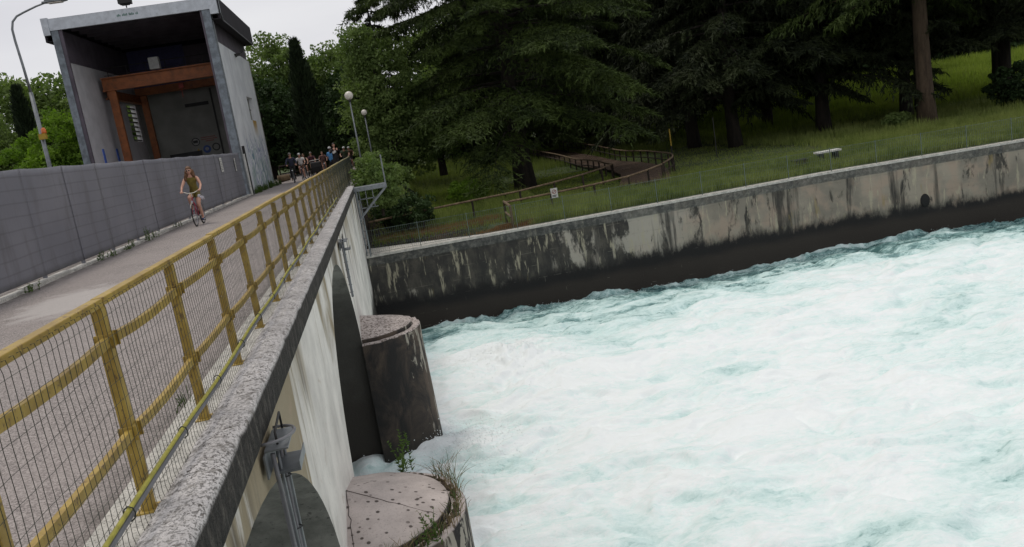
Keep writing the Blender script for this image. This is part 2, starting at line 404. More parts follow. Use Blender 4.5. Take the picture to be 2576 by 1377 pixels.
M['leafC'] = m_foliage('dark_leaves', (.015, .03, .01), (.03, .055, .016), .35, .15)
M['cyp'] = m_foliage('cypress_leaves', (.01, .018, .008), (.02, .034, .012), .8)
M['grass'] = m_foliage('tall_grass_blades', (.1, .14, .03), (.2, .23, .07), .3, .3)
M['gladegrass'] = m_foliage('sunlit_grass_blades', (.16, .22, .03), (.26, .32, .06), .25, .35)  # lighter copy of the grass colour, sunlight on the glades painted in
M['dry'] = m_foliage('dry_grass_blades', (.14, .075, .03), (.22, .12, .05), .8, .2)
M['weed'] = m_foliage('weed_leaves', (.04, .08, .02), (.075, .12, .03), 3, .3)
M['bark'] = m_bark('dark_bark', (.012, .01, .008), (.035, .027, .02))
M['bark2'] = m_bark('brown_bark', (.05, .034, .022), (.1, .07, .045))
M['white_conc'] = m_strip()

# ================================================================== SETTING
# ---- road
ROAD_W = (-7.4, -1.47)
mb = MB(); mb.box((-9.2, -14, -.6), (-1.47, 90, 0)); rd = mb.build('road', M['asphalt']); tag(rd, kind='structure')
# ---- terrain beyond and behind
def park_z(X, Y):
    z = -2.86 + .03*np.clip(Y-62, 0, 200) + .085*np.clip(Y-60, 0, 22)*sm(30, 40, X) + .12*fbm(X*.12, Y*.12, 3)*sm(35, 44, Y)
    emb = sm(3.2, -1.0, X + .9*fbm(X*.3+3, Y*.3, 2))          # embankment up to road level on the left
    k = sm(39.5, 45, Y)
    z = z*(1-emb*k) + emb*k*(-.05)
    z = z - .75*sm(36.15, 36.6, Y+.12*X)*sm(38.3, 37.8, Y)*sm(4.6, 3.8, X)*(X > -1.1)
    return z
xs = np.concatenate([np.arange(-9.2, 12, .35), np.arange(12, 60, .9), np.linspace(60, 400, 40)])
ys = np.concatenate([np.arange(34.6, 60, .4), np.arange(60, 130, 1.4), np.linspace(130, 900, 30)])
X, Y = np.meshgrid(xs, ys); Z = park_z(X, Y)
Z = np.where(X < -1.25, -.05, Z)
V = np.stack([X, Y, Z], -1).reshape(-1, 3); nx_, ny_ = len(xs), len(ys)
I = np.arange(nx_*ny_).reshape(ny_, nx_); F = np.stack([I[:-1,:-1], I[:-1,1:], I[1:,1:], I[1:,:-1]], -1).reshape(-1, 4)
tag(new_obj('park_ground', np_mesh('park_ground', V, F, 4, M['soil'], True)), kind='structure')
mb = MB(); mb.box((-500, -300, -1.2), (-9.2, 900, -.06)); tag(mb.build('ground', M['soil']), kind='structure')
mb = MB(); mb.box((-9.2, -300, -9.6), (400, 900, -9.4)); tag(mb.build('riverbed', M['soil']), kind='structure')

# ---- dam body with arches
dam = empty('dam', (0,0,0), 0, 'pale concrete dam wall with rust and algae runs and wide arches above the foaming water', 'dam')
ycol = []                                   # columns (y, lower edge z) of the arcade elevation
edges = [-14.0]
for yc in (-6.3, 4.7, 15.7):
    ycol.append([(edges[-1], -9.0), (yc-4.15, -9.0)])
    ycol.append([(yc-4.15*math.cos(math.pi*i/40), -3.5+3.0*math.sin(math.pi*i/40)) for i in range(41)])
    edges.append(yc+4.15)
ycol.append([(edges[-1], -9.0), (34.35, -9.0)])
mb = MB()
for seg in ycol:
    for (y0, z0), (y1, z1) in zip(seg, seg[1:]):
        for x in (-1.13, -7.5):
            mb.add([(x,y0,z0),(x,y1,z1),(x,y1,-.02),(x,y0,-.02)], [(0,1,2,3) if x > -2 else (3,2,1,0)])
        mb.add([(-1.13,y0,z0),(-7.5,y0,z0),(-7.5,y1,z1),(-1.13,y1,z1)], [(0,1,2,3)])
for y in [e for seg in ycol[1::2] for e in (seg[0][0], seg[-1][0])]:
    mb.add([(-1.13,y,-9),(-7.5,y,-9),(-7.5,y,-3.5),(-1.13,y,-3.5)], [(0,1,2,3)])
mb.add([(-1.13,34.35,-9),(-7.5,34.35,-9),(-7.5,34.35,-.02),(-1.13,34.35,-.02)], [(0,1,2,3)])
me = bpy.data.meshes.new('arcade_wall'); me.from_pydata(mb.v, [], mb.f)
bm = bmesh.new(); bm.from_mesh(me); bmesh.ops.remove_doubles(bm, verts=bm.verts, dist=.0005); bm.to_mesh(me); bm.free()
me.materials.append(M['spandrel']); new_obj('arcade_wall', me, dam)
mb = MB(); mb.box((-7.5, 34.352, -3.4), (-1.14, 52, -.03)); mb.build('abutment', M['spandrel'], dam)
# curb strip and coping (rounded lump)
mb = MB(); mb.box((-1.62, -14, -.3), (-1.36, 46.8, .045)); mb.build('curb_strip', M['strip'], dam)
ys = np.arange(-8, 34.3, .06); prof2 = [(-1.36, -.02), (-1.36, .045), (-1.34, .07), (-1.28, .085), (-1.22, .09), (-1.16, .088), (-1.115, .08), (-1.088, .062), (-1.08, .04), (-1.08, -.1), (-1.085, -.2), (-1.13, -.205)]
V = []; 
for y in ys:
    for (px, pz) in prof2:
        nz_ = mnoise.noise(Vector((px*9, y*4, pz*9)))*.012 + mnoise.noise(Vector((px*30, y*22, pz*30)))*.006
        chip = 0
        if pz > -.19 and px > -1.2: chip = max(0, mnoise.noise(Vector((3, y*2.3, 5)))-.25)*.06
        V.append((px + nz_*(.6 if px > -1.3 else .1) - chip*.5, y, pz + (nz_ if pz > 0 else nz_*.7) - chip))
n2 = len(prof2); I = np.arange(len(V)).reshape(-1, n2); F = np.stack([I[:-1,:-1], I[:-1,1:], I[1:,1:], I[1:,:-1]], -1).reshape(-1, 4)
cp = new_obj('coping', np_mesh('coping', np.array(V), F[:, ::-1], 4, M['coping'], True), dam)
# piers: rounded noses with conical caps
def pier(yc, label):
    root = empty('bridge_pier', (-1.13, yc, -9), 0, label, 'bridge pier', 'rounded piers along the dam')
    r1, r0 = 1.45, 1.24
    V = []; N = 40
    def ring(r, z, jit=0):
        return [(r*math.sin(math.pi*i/N)*1.0, -r*math.cos(math.pi*i/N), z+jit*mnoise.noise(Vector((i*.6, yc, z)))) for i in range(N+1)]
    rings = [ring(r1+.1, 0), ring(r1+.05, 3.2), ring(r1, 5.4), ring(r1, 5.98, .05), ring(r1-.03, 6.04, .05), ring(r0+.02, 6.02, .02)]
    V = [v for r in rings for v in r]; I = np.arange(len(V)).reshape(len(rings), N+1)
    F = np.stack([I[:-1,:-1], I[:-1,1:], I[1:,1:], I[1:,:-1]], -1).reshape(-1, 4)
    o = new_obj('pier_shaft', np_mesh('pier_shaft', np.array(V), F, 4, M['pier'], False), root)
    for p_ in o.data.polygons: p_.use_smooth = True
    rings = [ring(r0, 6.0), ring(r0, 6.11, .012), ring(r0-.02, 6.125, .012)]
    for q in (.8, .6, .4, .2, .02): rings.append([(x, y, z) for (x, y, z) in ring(r0*q, 6.13+(1-q)*.32, .008)])
    V = [v for r in rings for v in r]; I = np.arange(len(V)).reshape(len(rings), N+1)
    F = np.stack([I[:-1,:-1], I[:-1,1:], I[1:,1:], I[1:,:-1]], -1).reshape(-1, 4)
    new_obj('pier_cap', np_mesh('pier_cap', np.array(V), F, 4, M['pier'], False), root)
    # radial cracks as thin sunk dark strips
    return root
P1 = pier(10.2, 'nearest rounded pier with a spotted pinkish cone cap and weeds on its ledge')
P2 = pier(21.1, 'farther rounded pier with dark stained side, beside the corner of the quay wall')
crack = T('crack_dirt').done((.035, .026, .02), .95)
mb = MB()
for ang, w_ in ((4, .006), (62, .006)):
    a_ = R(ang); pts = []
    for i in range(14):
        q = i/13*(1.0 if ang != 118 else .5)+(0 if ang != 118 else .42); rr = 1.22*q; an = a_ + .05*mnoise.noise(Vector((i*.9, ang, 0)))
        z = 6.13+(1-q)*.32+.004 if q < .98 else 6.12
        pts.append((rr*math.sin(an), -rr*math.cos(an), z))
    mb = MB(); mb.tube(pts, [w_*.6*(1+.6*random.random()) for _ in pts], 4); mb.build('crack', crack, P1)

# ---- quay wall on the far bank
QP = [(-1.12, 34.1), (12, 34.1), (19, 34.4), (28, 33.4), (60, 28.5)]
def qy(x):
    return float(np.interp(x, [p[0] for p in QP], [p[1] for p in QP]))
def qyv(x): return np.interp(x, [p[0] for p in QP], [p[1] for p in QP])
quay = empty('quay_wall', (0,0,0), 0, 'long retaining wall of stained masonry blocks, black at its foot, across the water', 'retaining wall')
xs = np.arange(-1.12, 60, .12); zs = np.concatenate([np.arange(-9, -5, .5), np.arange(-5, -2.9, .12), [-2.95, -2.86]])
V = []
for z in zs:
    for x in xs:
        rel = .03*mnoise.noise(Vector((x*.9, z*1.5, 0))) + .012*mnoise.noise(Vector((x*4, z*4, 0)))
        off = -.06 if z > -3.13 else 0
        V.append((x, qy(x)+rel*.6+off+(0.02 if z < -4.9 else 0), z))
nxq = len(xs); I = np.arange(len(V)).reshape(len(zs), nxq); F = np.stack([I[:-1,:-1], I[:-1,1:], I[1:,1:], I[1:,:-1]], -1).reshape(-1, 4)
new_obj('wall_face', np_mesh('wall_face', np.array(V), F, 4, M['quay'], False), quay)
mb = MB()
for x0, x1 in zip(xs[::8], xs[8::8]):
    y0, y1 = qy(x0), qy(x1); w0, w1 = (max(.34, 2.3*(1-(x+1.1)/5.6)) for x in (x0, x1)); dz = .006*random.random()
    mb.add([(x0,y0-.1,-2.86+dz),(x1-.012,y1-.1,-2.86+dz),(x1-.012,y1+w1,-2.86+dz),(x0,y0+w0,-2.86+dz),(x0,y0-.1,-2.77+dz),(x1-.012,y1-.1,-2.77+dz),(x1-.012,y1+w1,-2.77+dz),(x0,y0+w0,-2.77+dz)],
           [(0,3,2,1),(4,5,6,7),(0,1,5,4),(1,2,6,5),(2,3,7,6),(3,0,4,7)])
mb.build('wall_coping', M['strip'], quay)
mb = MB(); mb.box((-1.14, 33.9, -2.76), (-1.0, 34.9, -2.7)); 
# drain mouth in the wall far right
mb = MB(); mb.ball((23.3, 33.93, -4.72), .24, 14, 8, (1, .25, 1.25)); mb.build('drain_mouth', T('drain_dark').done((.01,.01,.01), .9), quay, True)

# ---- water
gx = np.concatenate([np.arange(-8, -1, .12), np.arange(-1, 14, .055), np.arange(14, 30, .085), np.arange(30, 70, .35)])
gy = np.concatenate([np.arange(2, 7, .3), np.arange(7, 22, .055), np.arange(22, 34.6, .07)])
X, Y = np.meshgrid(gx, gy)
wx = X + 1.3*fbm(X*.3, Y*.3, 3); wy = Y + 1.3*fbm(X*.3+40, Y*.3+9, 3)
dp = np.minimum(np.hypot(X+.6, Y-20.8), np.hypot(X+.6, Y-10.2)); near = np.exp(-(dp/4.0)**2)
wallb = sm(6.0, .3, qyv(X) - Y)
bil = fbm(wx*.3, wy*.62, 3, 1); rid = fbm(wx*.38+7, wy*1.05, 5, 2); low = fbm(X*.16, Y*.22, 2)
chop = fbm(wx*1.1+3, wy*2.4, 4, 2)
Z = -6.05 + .26*low + (.22*bil + .13*rid + .045*chop)*(1+.35*near) + .06*near
boil = np.exp(-(((X-3.4)/2.3)**2+((Y-26.6)/2.2)**2)); Z += boil*(.42+.22*fbm(wx*.9, wy*.9, 4, 1))
for pc in (10.2, 21.1):                                   # surge piling up against the pier flanks
    dd = np.abs(np.hypot(X+1.13, Y-pc)-1.55); Z += .1*np.exp(-(dd/.45)**2)*(.7+.5*fbm(X*1.5, Y*1.5, 3, 1))
Z -= .2*wallb*(1-np.exp(-((X-2)/4)**2)); lip = np.exp(-((qyv(X)-Y-.15)/.28)**2); Z += .2*lip*np.clip(.3+fbm(X*1.3, Y*.3+8, 4, 2), 0, 1)
streak = fbm(wx*.22, wy*1.25, 5)
foam = .82 - .68*wallb**1.2 + .26*streak + .42*fbm(wx*.16+5, wy*.24, 3) + .55*np.clip(Z+6.1, -.5, .5)
foam -= .5*np.exp(-(((X-8.2)/4.6)**2+((Y-29.7)/1.7)**2)) + .38*np.exp(-(((X-5.8)/1.6)**2+((Y-26.2)/1.6)**2))
foam -= .4*sm(17, 30, X)*sm(24.5, 32.5, Y)
foam += .25*boil + .5*lip*np.clip(.2+1.4*fbm(X*1.5, Y*.4+8, 4, 2), 0, 1)
foam += .12*np.exp(-((X-7)/5)**2-((Y-18)/6)**2)
for (ax, ay, ar, aw) in ((6.3, 14.0, .8, .45), (8.9, 15.3, 1.3, .35), (8.6, 21.6, .8, .4), (14.6, 22.0, .7, .5), (5.0, 16.8, .9, .35), (7.0, 12.2, 1.0, .4), (11.5, 13.6, 1.1, .25), (17, 24, 1.5, .25), (12.5, 18.5, 1.2, .2), (18, 19, 1.2, .3)):
    foam -= .75*aw*np.exp(-(((wx-ax)/(ar*1.6))**2+((wy-ay)/(ar*.6))**2))
foam = np.clip(foam, -.1, 1.3)
V = np.stack([X, Y, Z], -1).reshape(-1, 3); I = np.arange(X.size).reshape(X.shape)
F = np.stack([I[:-1,:-1], I[:-1,1:], I[1:,1:], I[1:,:-1]], -1).reshape(-1, 4)
tag(new_obj('water', np_mesh('water', V, F, 4, M['water'], True, ('foam', foam))), kind='structure')
# spray droplets thrown up where the water hits piers, boil and wall
rng = np.random.RandomState(9); n_ = 9000
src = rng.rand(n_); px = np.where(src < .3, rng.normal(.7, .8, n_), np.where(src < .45, rng.normal(3.2, 1.5, n_), np.where(src < .62, rng.uniform(1, 30, n_), rng.uniform(.4, 16, n_))))
py = np.where(src < .3, np.where(rng.rand(n_) < .5, 11.6, 19.6)+rng.normal(size=n_)*.9, np.where(src < .45, rng.normal(26.8, 1.5, n_), np.where(src < .62, qyv(px)-.25-np.abs(rng.normal(size=n_))*.35, rng.uniform(9.5, 30, n_))))
ix = np.clip(np.searchsorted(gx, px), 0, len(gx)-1); iy = np.clip(np.searchsorted(gy, py), 0, len(gy)-1)
pz0 = Z[iy, ix]; pzz = pz0+np.abs(rng.exponential(.09, n_))*np.where(src < .45, 1.2, .4)+.01; rr = rng.uniform(.004, .013, n_)
ok = (np.hypot(px+1.13, py-10.2) > 1.6) & (np.hypot(px+1.13, py-21.1) > 1.6) & (py < qyv(px)-.05) & (src < .62) & ((src < .45) | (rng.rand(n_) < .5)); px, py, pzz, rr = px[ok], py[ok], pzz[ok], rr[ok]
tet = np.array([[1,1,1],[1,-1,-1],[-1,1,-1],[-1,-1,1]], float); V2 = (np.stack([px, py, pzz], -1)[:, None]+tet[None]*rr[:, None, None]).reshape(-1, 3)
F2 = (np.arange(len(px))[:, None, None]*4+np.array([[0,2,1],[0,1,3],[0,3,2],[1,2,3]])[None]).reshape(-1, 3)
tag(new_obj('water_spray', np_mesh('water_spray', V2, F2, 3, T('spray_white').done((.85, .9, .9), .4), True)), kind='stuff')

# ================================================================== STREET FURNITURE
def m_yellow():
    t = T('yellow_paint'); v = t.pos
    c = t.mix(t.ramp(t.noise(6, 5, v), .3, .7), (.27, .175, .028), (.4, .275, .05))
    c = t.mix(t.ramp(t.noise(26, 7, t.sc(v, (1, 1, .6)), .78), .54, .62, 0, .85), c, (.1, .055, .02))
    c = t.mix(t.ramp(t.noise(75, 3, v), .68, .74, 0, .6), c, (.6, .55, .4))
    nx = t.xyz(t.geo.outputs['Normal'])
    x = t.xyz(v)
    # railing colour shifts to a dull green towards the far end
    c = t.mix(t.mt('MULTIPLY', t.ramp(x[1], 16, 36), t.ramp(t.noise(9, 4, v), .25, .6, .35, .85)), c, (.2, .19, .1))
    t.bump(t.noise(60, 4, v), .3, .003)
    return t.done(c, .55)
M['yellow'] = m_yellow()
M['wire'] = simple('green_wire', (.035, .042, .03), .6, .2)
M['galv'] = simple('galvanised_steel', (.2, .215, .225), .5, .5, .2, 5)
M['darksteel'] = simple('dark_steel', (.035, .034, .033), .6, .3)
M['pipey'] = simple('yellow_hose', (.37, .34, .05), .5, 0, .2, 20)
M['pipeg'] = simple('grey_pipe', (.16, .16, .17), .5)

rail = empty('safety_railing', (-1.4, 0, .045), 0, 'yellow steel safety railing with wire mesh running along the dam edge', 'railing')
PY = [4.15+1.4*k for k in range(-4, 31)]
mb = MB(); mb.box((-.027, -.036, 0), (.027, .036, 1.03)); mb.box((-.05, -.06, -.01), (.05, .06, .01))
post0 = mb.build('post', M['yellow'], rail, bevel=.006)
mb = MB()                                                     # clamp: two wrapped straps either side of the post
for s_ in (-1, 1):
    mb.box((-.036, s_*.041-.005, -.036), (.05, s_*.041+.005, .036))
mb.box((.028, -.05, -.038), (.034, .05, .038)); mb.box((-.036, -.05, -.03), (-.029, .05, .03))
cl_me = mb
clamp0 = None
random.seed(3)
for i, y in enumerate(PY):
    p_ = post0 if i == 0 else post0.copy()
    if i: C.objects.link(p_); p_.parent = rail
    p_.location = (0, y, 0); p_.rotation_euler = (R(random.uniform(-.5, .5)), R(random.uniform(-.6, .6)), 0)
    for z in (.865, .405):
        if clamp0 is None: clamp0 = cl_me.build('clamp', M['yellow'], p_, bevel=.004); c_ = clamp0
        elif y < 40: c_ = clamp0.copy(); C.objects.link(c_); c_.parent = p_
        else: continue
        c_.location = (0, 0, z)
tr_o = None
for a_, b_ in zip(PY[::2], PY[2::2]):                         # top rail in lengths
    mb = MB(); dz = random.uniform(-.008, .008); mb.box((-.03, a_-.0, 1.035+dz), (.03, b_-.012, 1.075+dz)); mb.build('top_rail', M['yellow'], rail, bevel=.006)
for a_, b_ in zip(PY, PY[1:]):
    for z in (.865, .405):
        mb = MB(); sg = random.uniform(.0, .022); pts = [(.012, a_+.03+(b_-a_-.06)*q, z-sg*4*q*(1-q)) for q in (0, .25, .5, .75, 1)]
        for p_, q_ in zip(pts, pts[1:]): mb.bar(p_, (q_[0], q_[1]+.001, q_[2]), .03, .046)
        mb.build('middle_rail', M['yellow'], rail)
# wire mesh panel: hung on the outside, folded over the top rail
mb = MB()
def sag(y, z): return .012*mnoise.noise(Vector((y*1.3, z*2.5, 3)))+.006*mnoise.noise(Vector((y*6, z*5, 8)))
y = -2.0; k = 0
while y < 45.5:
    prof_ = [(.033, 1.052), (.048, 1.056), (.055, 1.02), (.056, .8), (.06, .6), (.058, .4), (.062, .2), (.06, .06), (.07, -.005)]
    if y > 14: prof_ = prof_[::2] + [prof_[-1]]
    jy = random.uniform(-.004, .004)
    pts = [(px+sag(y, pz)*(1 if pz < .99 else .2), y+jy+.012*mnoise.noise(Vector((y*.9, pz*3, 1))), pz) for px, pz in prof_]
    mb.tube(pts, .0015 if y < 9 else .0018, 4 if y < 9 else 3, False); y += .062 if y < 12 else .07
for z in [.02+.098*i for i in range(11)]:
    ys = np.arange(-2, 45.5, .09)
    mb.tube([(.062+sag(y, z), y, z+.012*mnoise.noise(Vector((y*1.7, z*9, 4)))+.004*mnoise.noise(Vector((y*9, z*9, 4)))) for y in ys], .0013, 3, False)
mb.build('wire_mesh', M['wire'], rail)
mb = MB(); ys = np.arange(-2, 25, .35)
mb.tube([(.085, y, .2+.008*math.sin(y*1.9)+.01*mnoise.noise(Vector((y*.7, 0, 0)))) for y in ys], .011, 8); mb.build('yellow_pipe', M['pipey'], rail, True)
mb = MB(); mb.tube([(.088, y, .175+.008*math.sin(y*1.9)+.01*mnoise.noise(Vector((y*.7, 0, 0)))) for y in ys], .013, 8); mb.build('grey_pipe', M['pipeg'], rail, True)
mb = MB()
for i, y in enumerate(np.arange(2.6, 30, 1.05)): 
    mb = MB(); mb.tube([(.085+.025*math.cos(a), y, .188+.034*math.sin(a)) for a in np.linspace(0, 2*math.pi, 9)], .0035, 4); mb.build('pipe_tie', M['wire'], rail)

# ---- grey privacy fence
def m_mesh_sheet():
    t = T('grey_screen_cloth'); p = t.pos; x = t.xyz(p)
    c = t.mix(t.ramp(t.noise(.5, 4, p), .3, .7), (.165, .166, .19), (.205, .204, .228))
    c = t.mix(t.ramp(t.noise(1.7, 7, t.sc(p, (1, 1.2, .22)), .7), .48, .72, 0, .6), c, (.1, .095, .095))
    wv = t.n('TexWave', bands_direction='Z'); t.put(wv.inputs['Vector'], p); wv.inputs['Scale'].default_value = 1.3; wv.inputs['Distortion'].default_value = .9; wv.inputs['Detail Scale'].default_value = .4
    c = t.mix(t.mt('MULTIPLY', t.ramp(wv.outputs['Fac'], .93, 1), .25), c, (.05, .05, .055))
    c = t.mix(t.ramp(t.mt('ADD', x[2], t.mt('MULTIPLY', t.noise(5, 5, p), .25)), .32, .12, 0, .6), c, (.06, .052, .045))
    t.bump(t.mt('ADD', t.noise(2.2, 4, p), t.mt('MULTIPLY', wv.outputs['Fac'], .12)), .3, .03)
    return t.done(c, .7)
M['screen'] = m_mesh_sheet()
M['fpost'] = simple('fence_post_steel', (.16, .162, .185), .55, .2)
gf = empty('privacy_fence', (-6.68, 0, 0), 0, 'tall grey opaque screen fence on steel posts along the road, below the open hall', 'fence')
FY = [15.16+2.2*i-2.2*7 for i in range(21)]
mb = MB(); mb.box((-.03, -.04, -.02), (.03, .04, 2.2)); mb.box((-.05, -.06, -.02), (.06, .06, .015)); f0 = mb.build('fence_post', M['fpost'], gf)
for i, y in enumerate(FY):
    o = f0 if i == 0 else f0.copy()
    if i: C.objects.link(o); o.parent = gf
    o.location = (.02, y, 0)
for a_, b_ in zip(FY, FY[1:]):
    ny, nz2 = 14, 16; V = []
    for j in range(nz2+1):
        for i in range(ny+1):
            yy = a_+(b_-a_)*i/ny; zz = .13+2.07*j/nz2
            bulge = .012*math.sin(math.pi*i/ny)*(.6+.8*mnoise.noise(Vector((a_, zz*1.2, 0)))) + .012*mnoise.noise(Vector((yy*2.2, zz*2.4, 5)))
            top = -.02*math.sin(math.pi*i/ny) if j == nz2 else 0
            V.append((.052+bulge*(1 if 0 < i < ny else 0)*1.0, yy, zz+top))
    me = MB(); me.add(V, [(j*(ny+1)+i, j*(ny+1)+i+1, (j+1)*(ny+1)+i+1, (j+1)*(ny+1)+i) for j in range(nz2) for i in range(ny)])
    o = me.build('fence_panel', M['screen'], gf, True); sd_ = o.modifiers.new('thick', 'SOLIDIFY'); sd_.thickness = .012; sd_.offset = -1
mb = MB(); y = -14.
while y < 44.3:
    L = random.uniform(.5, 1.6); z = random.uniform(.05, .09)
    mb.box((-6.72, y, -.1), (-6.47-random.uniform(0, .06), y+L-.02, z)); y += L + (random.uniform(.05, .4) if y > 20 and random.random() < .35 else 0)
fb = mb.build('fence_kerb', M['strip'], bevel=.012); fb.name = 'concrete_kerb'; tag(fb, 'low broken whitish kerb of concrete blocks under the grey screen fence', 'kerb')

# ---- notices on the fence
M['paper'] = simple('notice_paper', (.6, .6, .56), .7)
M['ink'] = simple('ink', (.05, .06, .07), .8)
for y, w_, z0, z1, lb in ((38.35, .5, 1.42, 2.03, 'larger white notice sheet fixed to the grey screen fence'), (42.0, .26, 1.35, 1.95, 'narrow pale notice sheet fixed at the far end of the grey screen fence')):
    r_ = empty('notice', (-6.585, y, z0), 0, lb, 'notice', 'notices on the screen fence')
    mb = MB(); mb.box((0, -w_/2, 0), (.008, w_/2, z1-z0)); mb.build('sheet', M['paper'], r_)
    mb = MB()
    for q in range(6): 
        zz = (z1-z0)*(.14+.115*q); mb.box((.008, -w_*.38, zz), (.011, w_*(.1+.28*random.random()), zz+.018))
    mb.add([(.011, w_*.05, (z1-z0)*.83), (.011, w_*.35, (z1-z0)*.83), (.011, w_*.2, (z1-z0)*.95)], [(0,1,2)])
    mb.build('print', M['ink'], r_)

# ================================================================== OPEN HALL
def m_hallside():
    t = T('hall_side_wall'); p = t.pos; x = t.xyz(p)
    c = t.mix(t.ramp(t.noise(.9, 5, p), .3, .7), (.6, .62, .65), (.74, .76, .78))
    c = t.mix(t.mt('MULTIPLY', t.ramp(t.noise(1.6, 6, t.sc(p, (1, .8, .12)), .6), .54, .74), .4), c, (.32, .325, .32))
    # rust/ochre run under the window recess
    k = t.mt('MULTIPLY', t.ramp(t.mt('ABSOLUTE', t.mt('SUBTRACT', x[1], 52.5)), 1.0, .5), t.mt('MULTIPLY', t.ramp(x[2], 2.9, 4.0), t.ramp(x[2], 4.15, 4.0)))
    c = t.mix(t.mt('MULTIPLY', k, t.ramp(t.noise(3, 4, p), .15, .5)), c, (.4, .24, .03))
    # teal and green graffiti scribbles
    g = t.n('TexWave', wave_type='RINGS'); t.put(g.inputs['Vector'], t.sc(p, (1, .5, .55), (0, 1, 3))); g.inputs['Scale'].default_value = 1.3; g.inputs['Distortion'].default_value = 14; g.inputs['Detail'].default_value = 3; g.inputs['Detail Scale'].default_value = 1.1
    m_ = t.mt('MULTIPLY', t.ramp(g.outputs['Fac'], .6, .8), t.mt('MULTIPLY', t.ramp(t.mt('ADD', x[2], t.mt('MULTIPLY', t.noise(.9, 3, p), 1.6)), 4.1, 3.2), t.ramp(x[1], 46, 48.5)))
    c = t.mix(t.mt('MULTIPLY', m_, .8), c, t.mix(t.ramp(t.noise(1.4, 3, p), .42, .55), (.05, .2, .22), (.06, .1, .3)))
    wash = t.mt('MULTIPLY', t.ramp(x[2], 2.3, 1.2), t.ramp(t.noise(1.1, 5, p), .4, .6))
    c = t.mix(t.mt('MULTIPLY', wash, .5), c, (.14, .26, .22))
    c = t.mix(t.ramp(t.mt('ADD', x[2], t.mt('MULTIPLY', t.noise(2, 5, p), .6)), .75, .3, 0, .75), c, (.09, .1, .05))
    t.bump(t.noise(12, 5, p), .2, .01)
    return t.done(c, .85)
M['hallside'] = m_hallside()
M['hallin'] = simple('hall_plaster', (.58, .56, .58), .85, 0, .1, 1.2)
M['hallback'] = simple('hall_back_plaster', (.24, .24, .22), .9, 0, .14, 1.2)
M['halldark'] = simple('hall_dark_cladding', (.085, .07, .088), .7, 0, .25, 1.5)
M['roofdark'] = simple('dark_roof_sheet', (.02, .017, .022), .95, 0, .2, 2)
M['hallblue'] = simple('dark_blue_cladding', (.05, .05, .14), .6)
M['fascia'] = simple('light_metal_fascia', (.5, .53, .57), .5, .2, .12, 3, .2)
M['colm'] = simple('weathered_zinc', (.17, .195, .22), .55, .3, .3, 4)
M['crane'] = simple('orange_crane_paint', (.27, .085, .024), .6, 0, .25, 3, .5)
M['blue'] = simple('blue_guide_paint', (.08, .17, .6), .5)
M['sgw'] = simple('sign_white', (.3, .3, .29), .6)
M['sgb'] = simple('sign_blue', (.03, .07, .25), .6)
M['sgy'] = simple('sign_yellow', (.35, .23, .02), .6)
M['sgk'] = simple('sign_black', (.012, .012, .012), .6)
M['sgr'] = simple('sign_red', (.25, .03, .02), .6)
M['louv'] = T('louvre_daylight'); M['louv'] = M['louv'].done((.55, .55, .5), .6)
M['gmark'] = simple('green_lettering', (.1, .19, .16), .7)
hall = empty('open_hall', (0,0,0), 0, 'tall open-fronted concrete hall with dark roof box and light steel front frame beside the road', 'building')
XL, XR, YF, YB = -13.95, -6.62, 44.4, 55.6
# right side wall with a window recess
mb = MB()
def rect_hole(mb, x0, x1, ya, yb, za, zb, ha, hb, hc, hd):
    for (a0, a1, b0, b1) in ((ya, ha, za, zb), (hb, yb, za, zb), (ha, hb, za, hc), (ha, hb, hd, zb)):
        mb.box((x0, a0, b0), (x1, a1, b1))
rect_hole(mb, -6.98, XR, YF+.18, YB, -.1, 7.72, 51.2, 53.6, 4.0, 5.35); mb.build('side_wall', M['hallside'], hall)
mb = MB(); mb.box((-6.9, 51.2, 4.0), (-6.86, 53.6, 5.35)); wn = mb.build('window', M['hallback'], hall)
mb = MB(); mb.box((-6.855, 51.24, 4.66), (-6.82, 53.56, 4.7)); mb.box((-6.855, 52.38, 4.0), (-6.82, 52.43, 5.35)); mb.build('window_frame', M['halldark'], wn)
mb = MB(); rect_hole(mb, -13.95, -13.65, YF+.18, YB, -.1, 7.72, 53.0, 55.0, 3.9, 6.1); mb.build('left_wall', M['hallin'], hall)
mb = MB(); mb.box((-13.95, YB, -.1), (XR, YB+.3, 7.72)); mb.build('back_wall', M['hallback'], hall)
mb = MB(); mb.box((-13.65, YF, -.05), (-6.98, YB, .02)); mb.build('floor_slab', M['hallback'], hall)
# upper dark band (set in) and roof box overhanging
mb = MB(); mb.box((-13.75, YF+.2, 7.72), (-13.6, YB+.1, 9.2)); mb.box((-6.86, YF+.2, 7.72), (-6.72, YB+.1, 9.2)); mb.box((-13.6, YB, 7.72), (-6.86, YB+.12, 9.2)); mb.build('clerestory_band', M['halldark'], hall)
mb = MB(); mb.box((-14.35, YF+.12, 8.72), (-14.25, YB+.55, 9.78)); mb.box((-6.28, YF+.12, 8.72), (-6.18, YB+.55, 9.78)); mb.box((-14.25, YB+.45, 8.72), (-6.28, YB+.55, 9.78)); 
mb.box((-14.25, YF+.12, 9.66), (-6.28, YB+.45, 9.78)); mb.box((-14.25, YF+.14, 8.72), (-13.95, YB+.45, 8.76)); mb.box((-6.62, YF+.14, 8.72), (-6.28, YB+.45, 8.76)); rf = mb.build('roof', M['roofdark'], hall)
mb = MB()
for i in range(9): mb.box((-13.6, YF+.6+i*1.2, 9.35), (-6.86, YF+.68+i*1.2, 9.655))
mb.build('roof_ribs', M['halldark'], rf)
mb = MB(); mb.box((-14.05, YF-.06, 9.2), (-6.5, YF+.12, 9.74)); mb.box((-14.3, YF-.1, 9.0), (-14.0, YF+.12, 9.8)); mb.box((-6.58, YF-.1, 8.95), (-6.2, YF+.12, 9.8)); fs = mb.build('front_fascia', M['fascia'], hall)
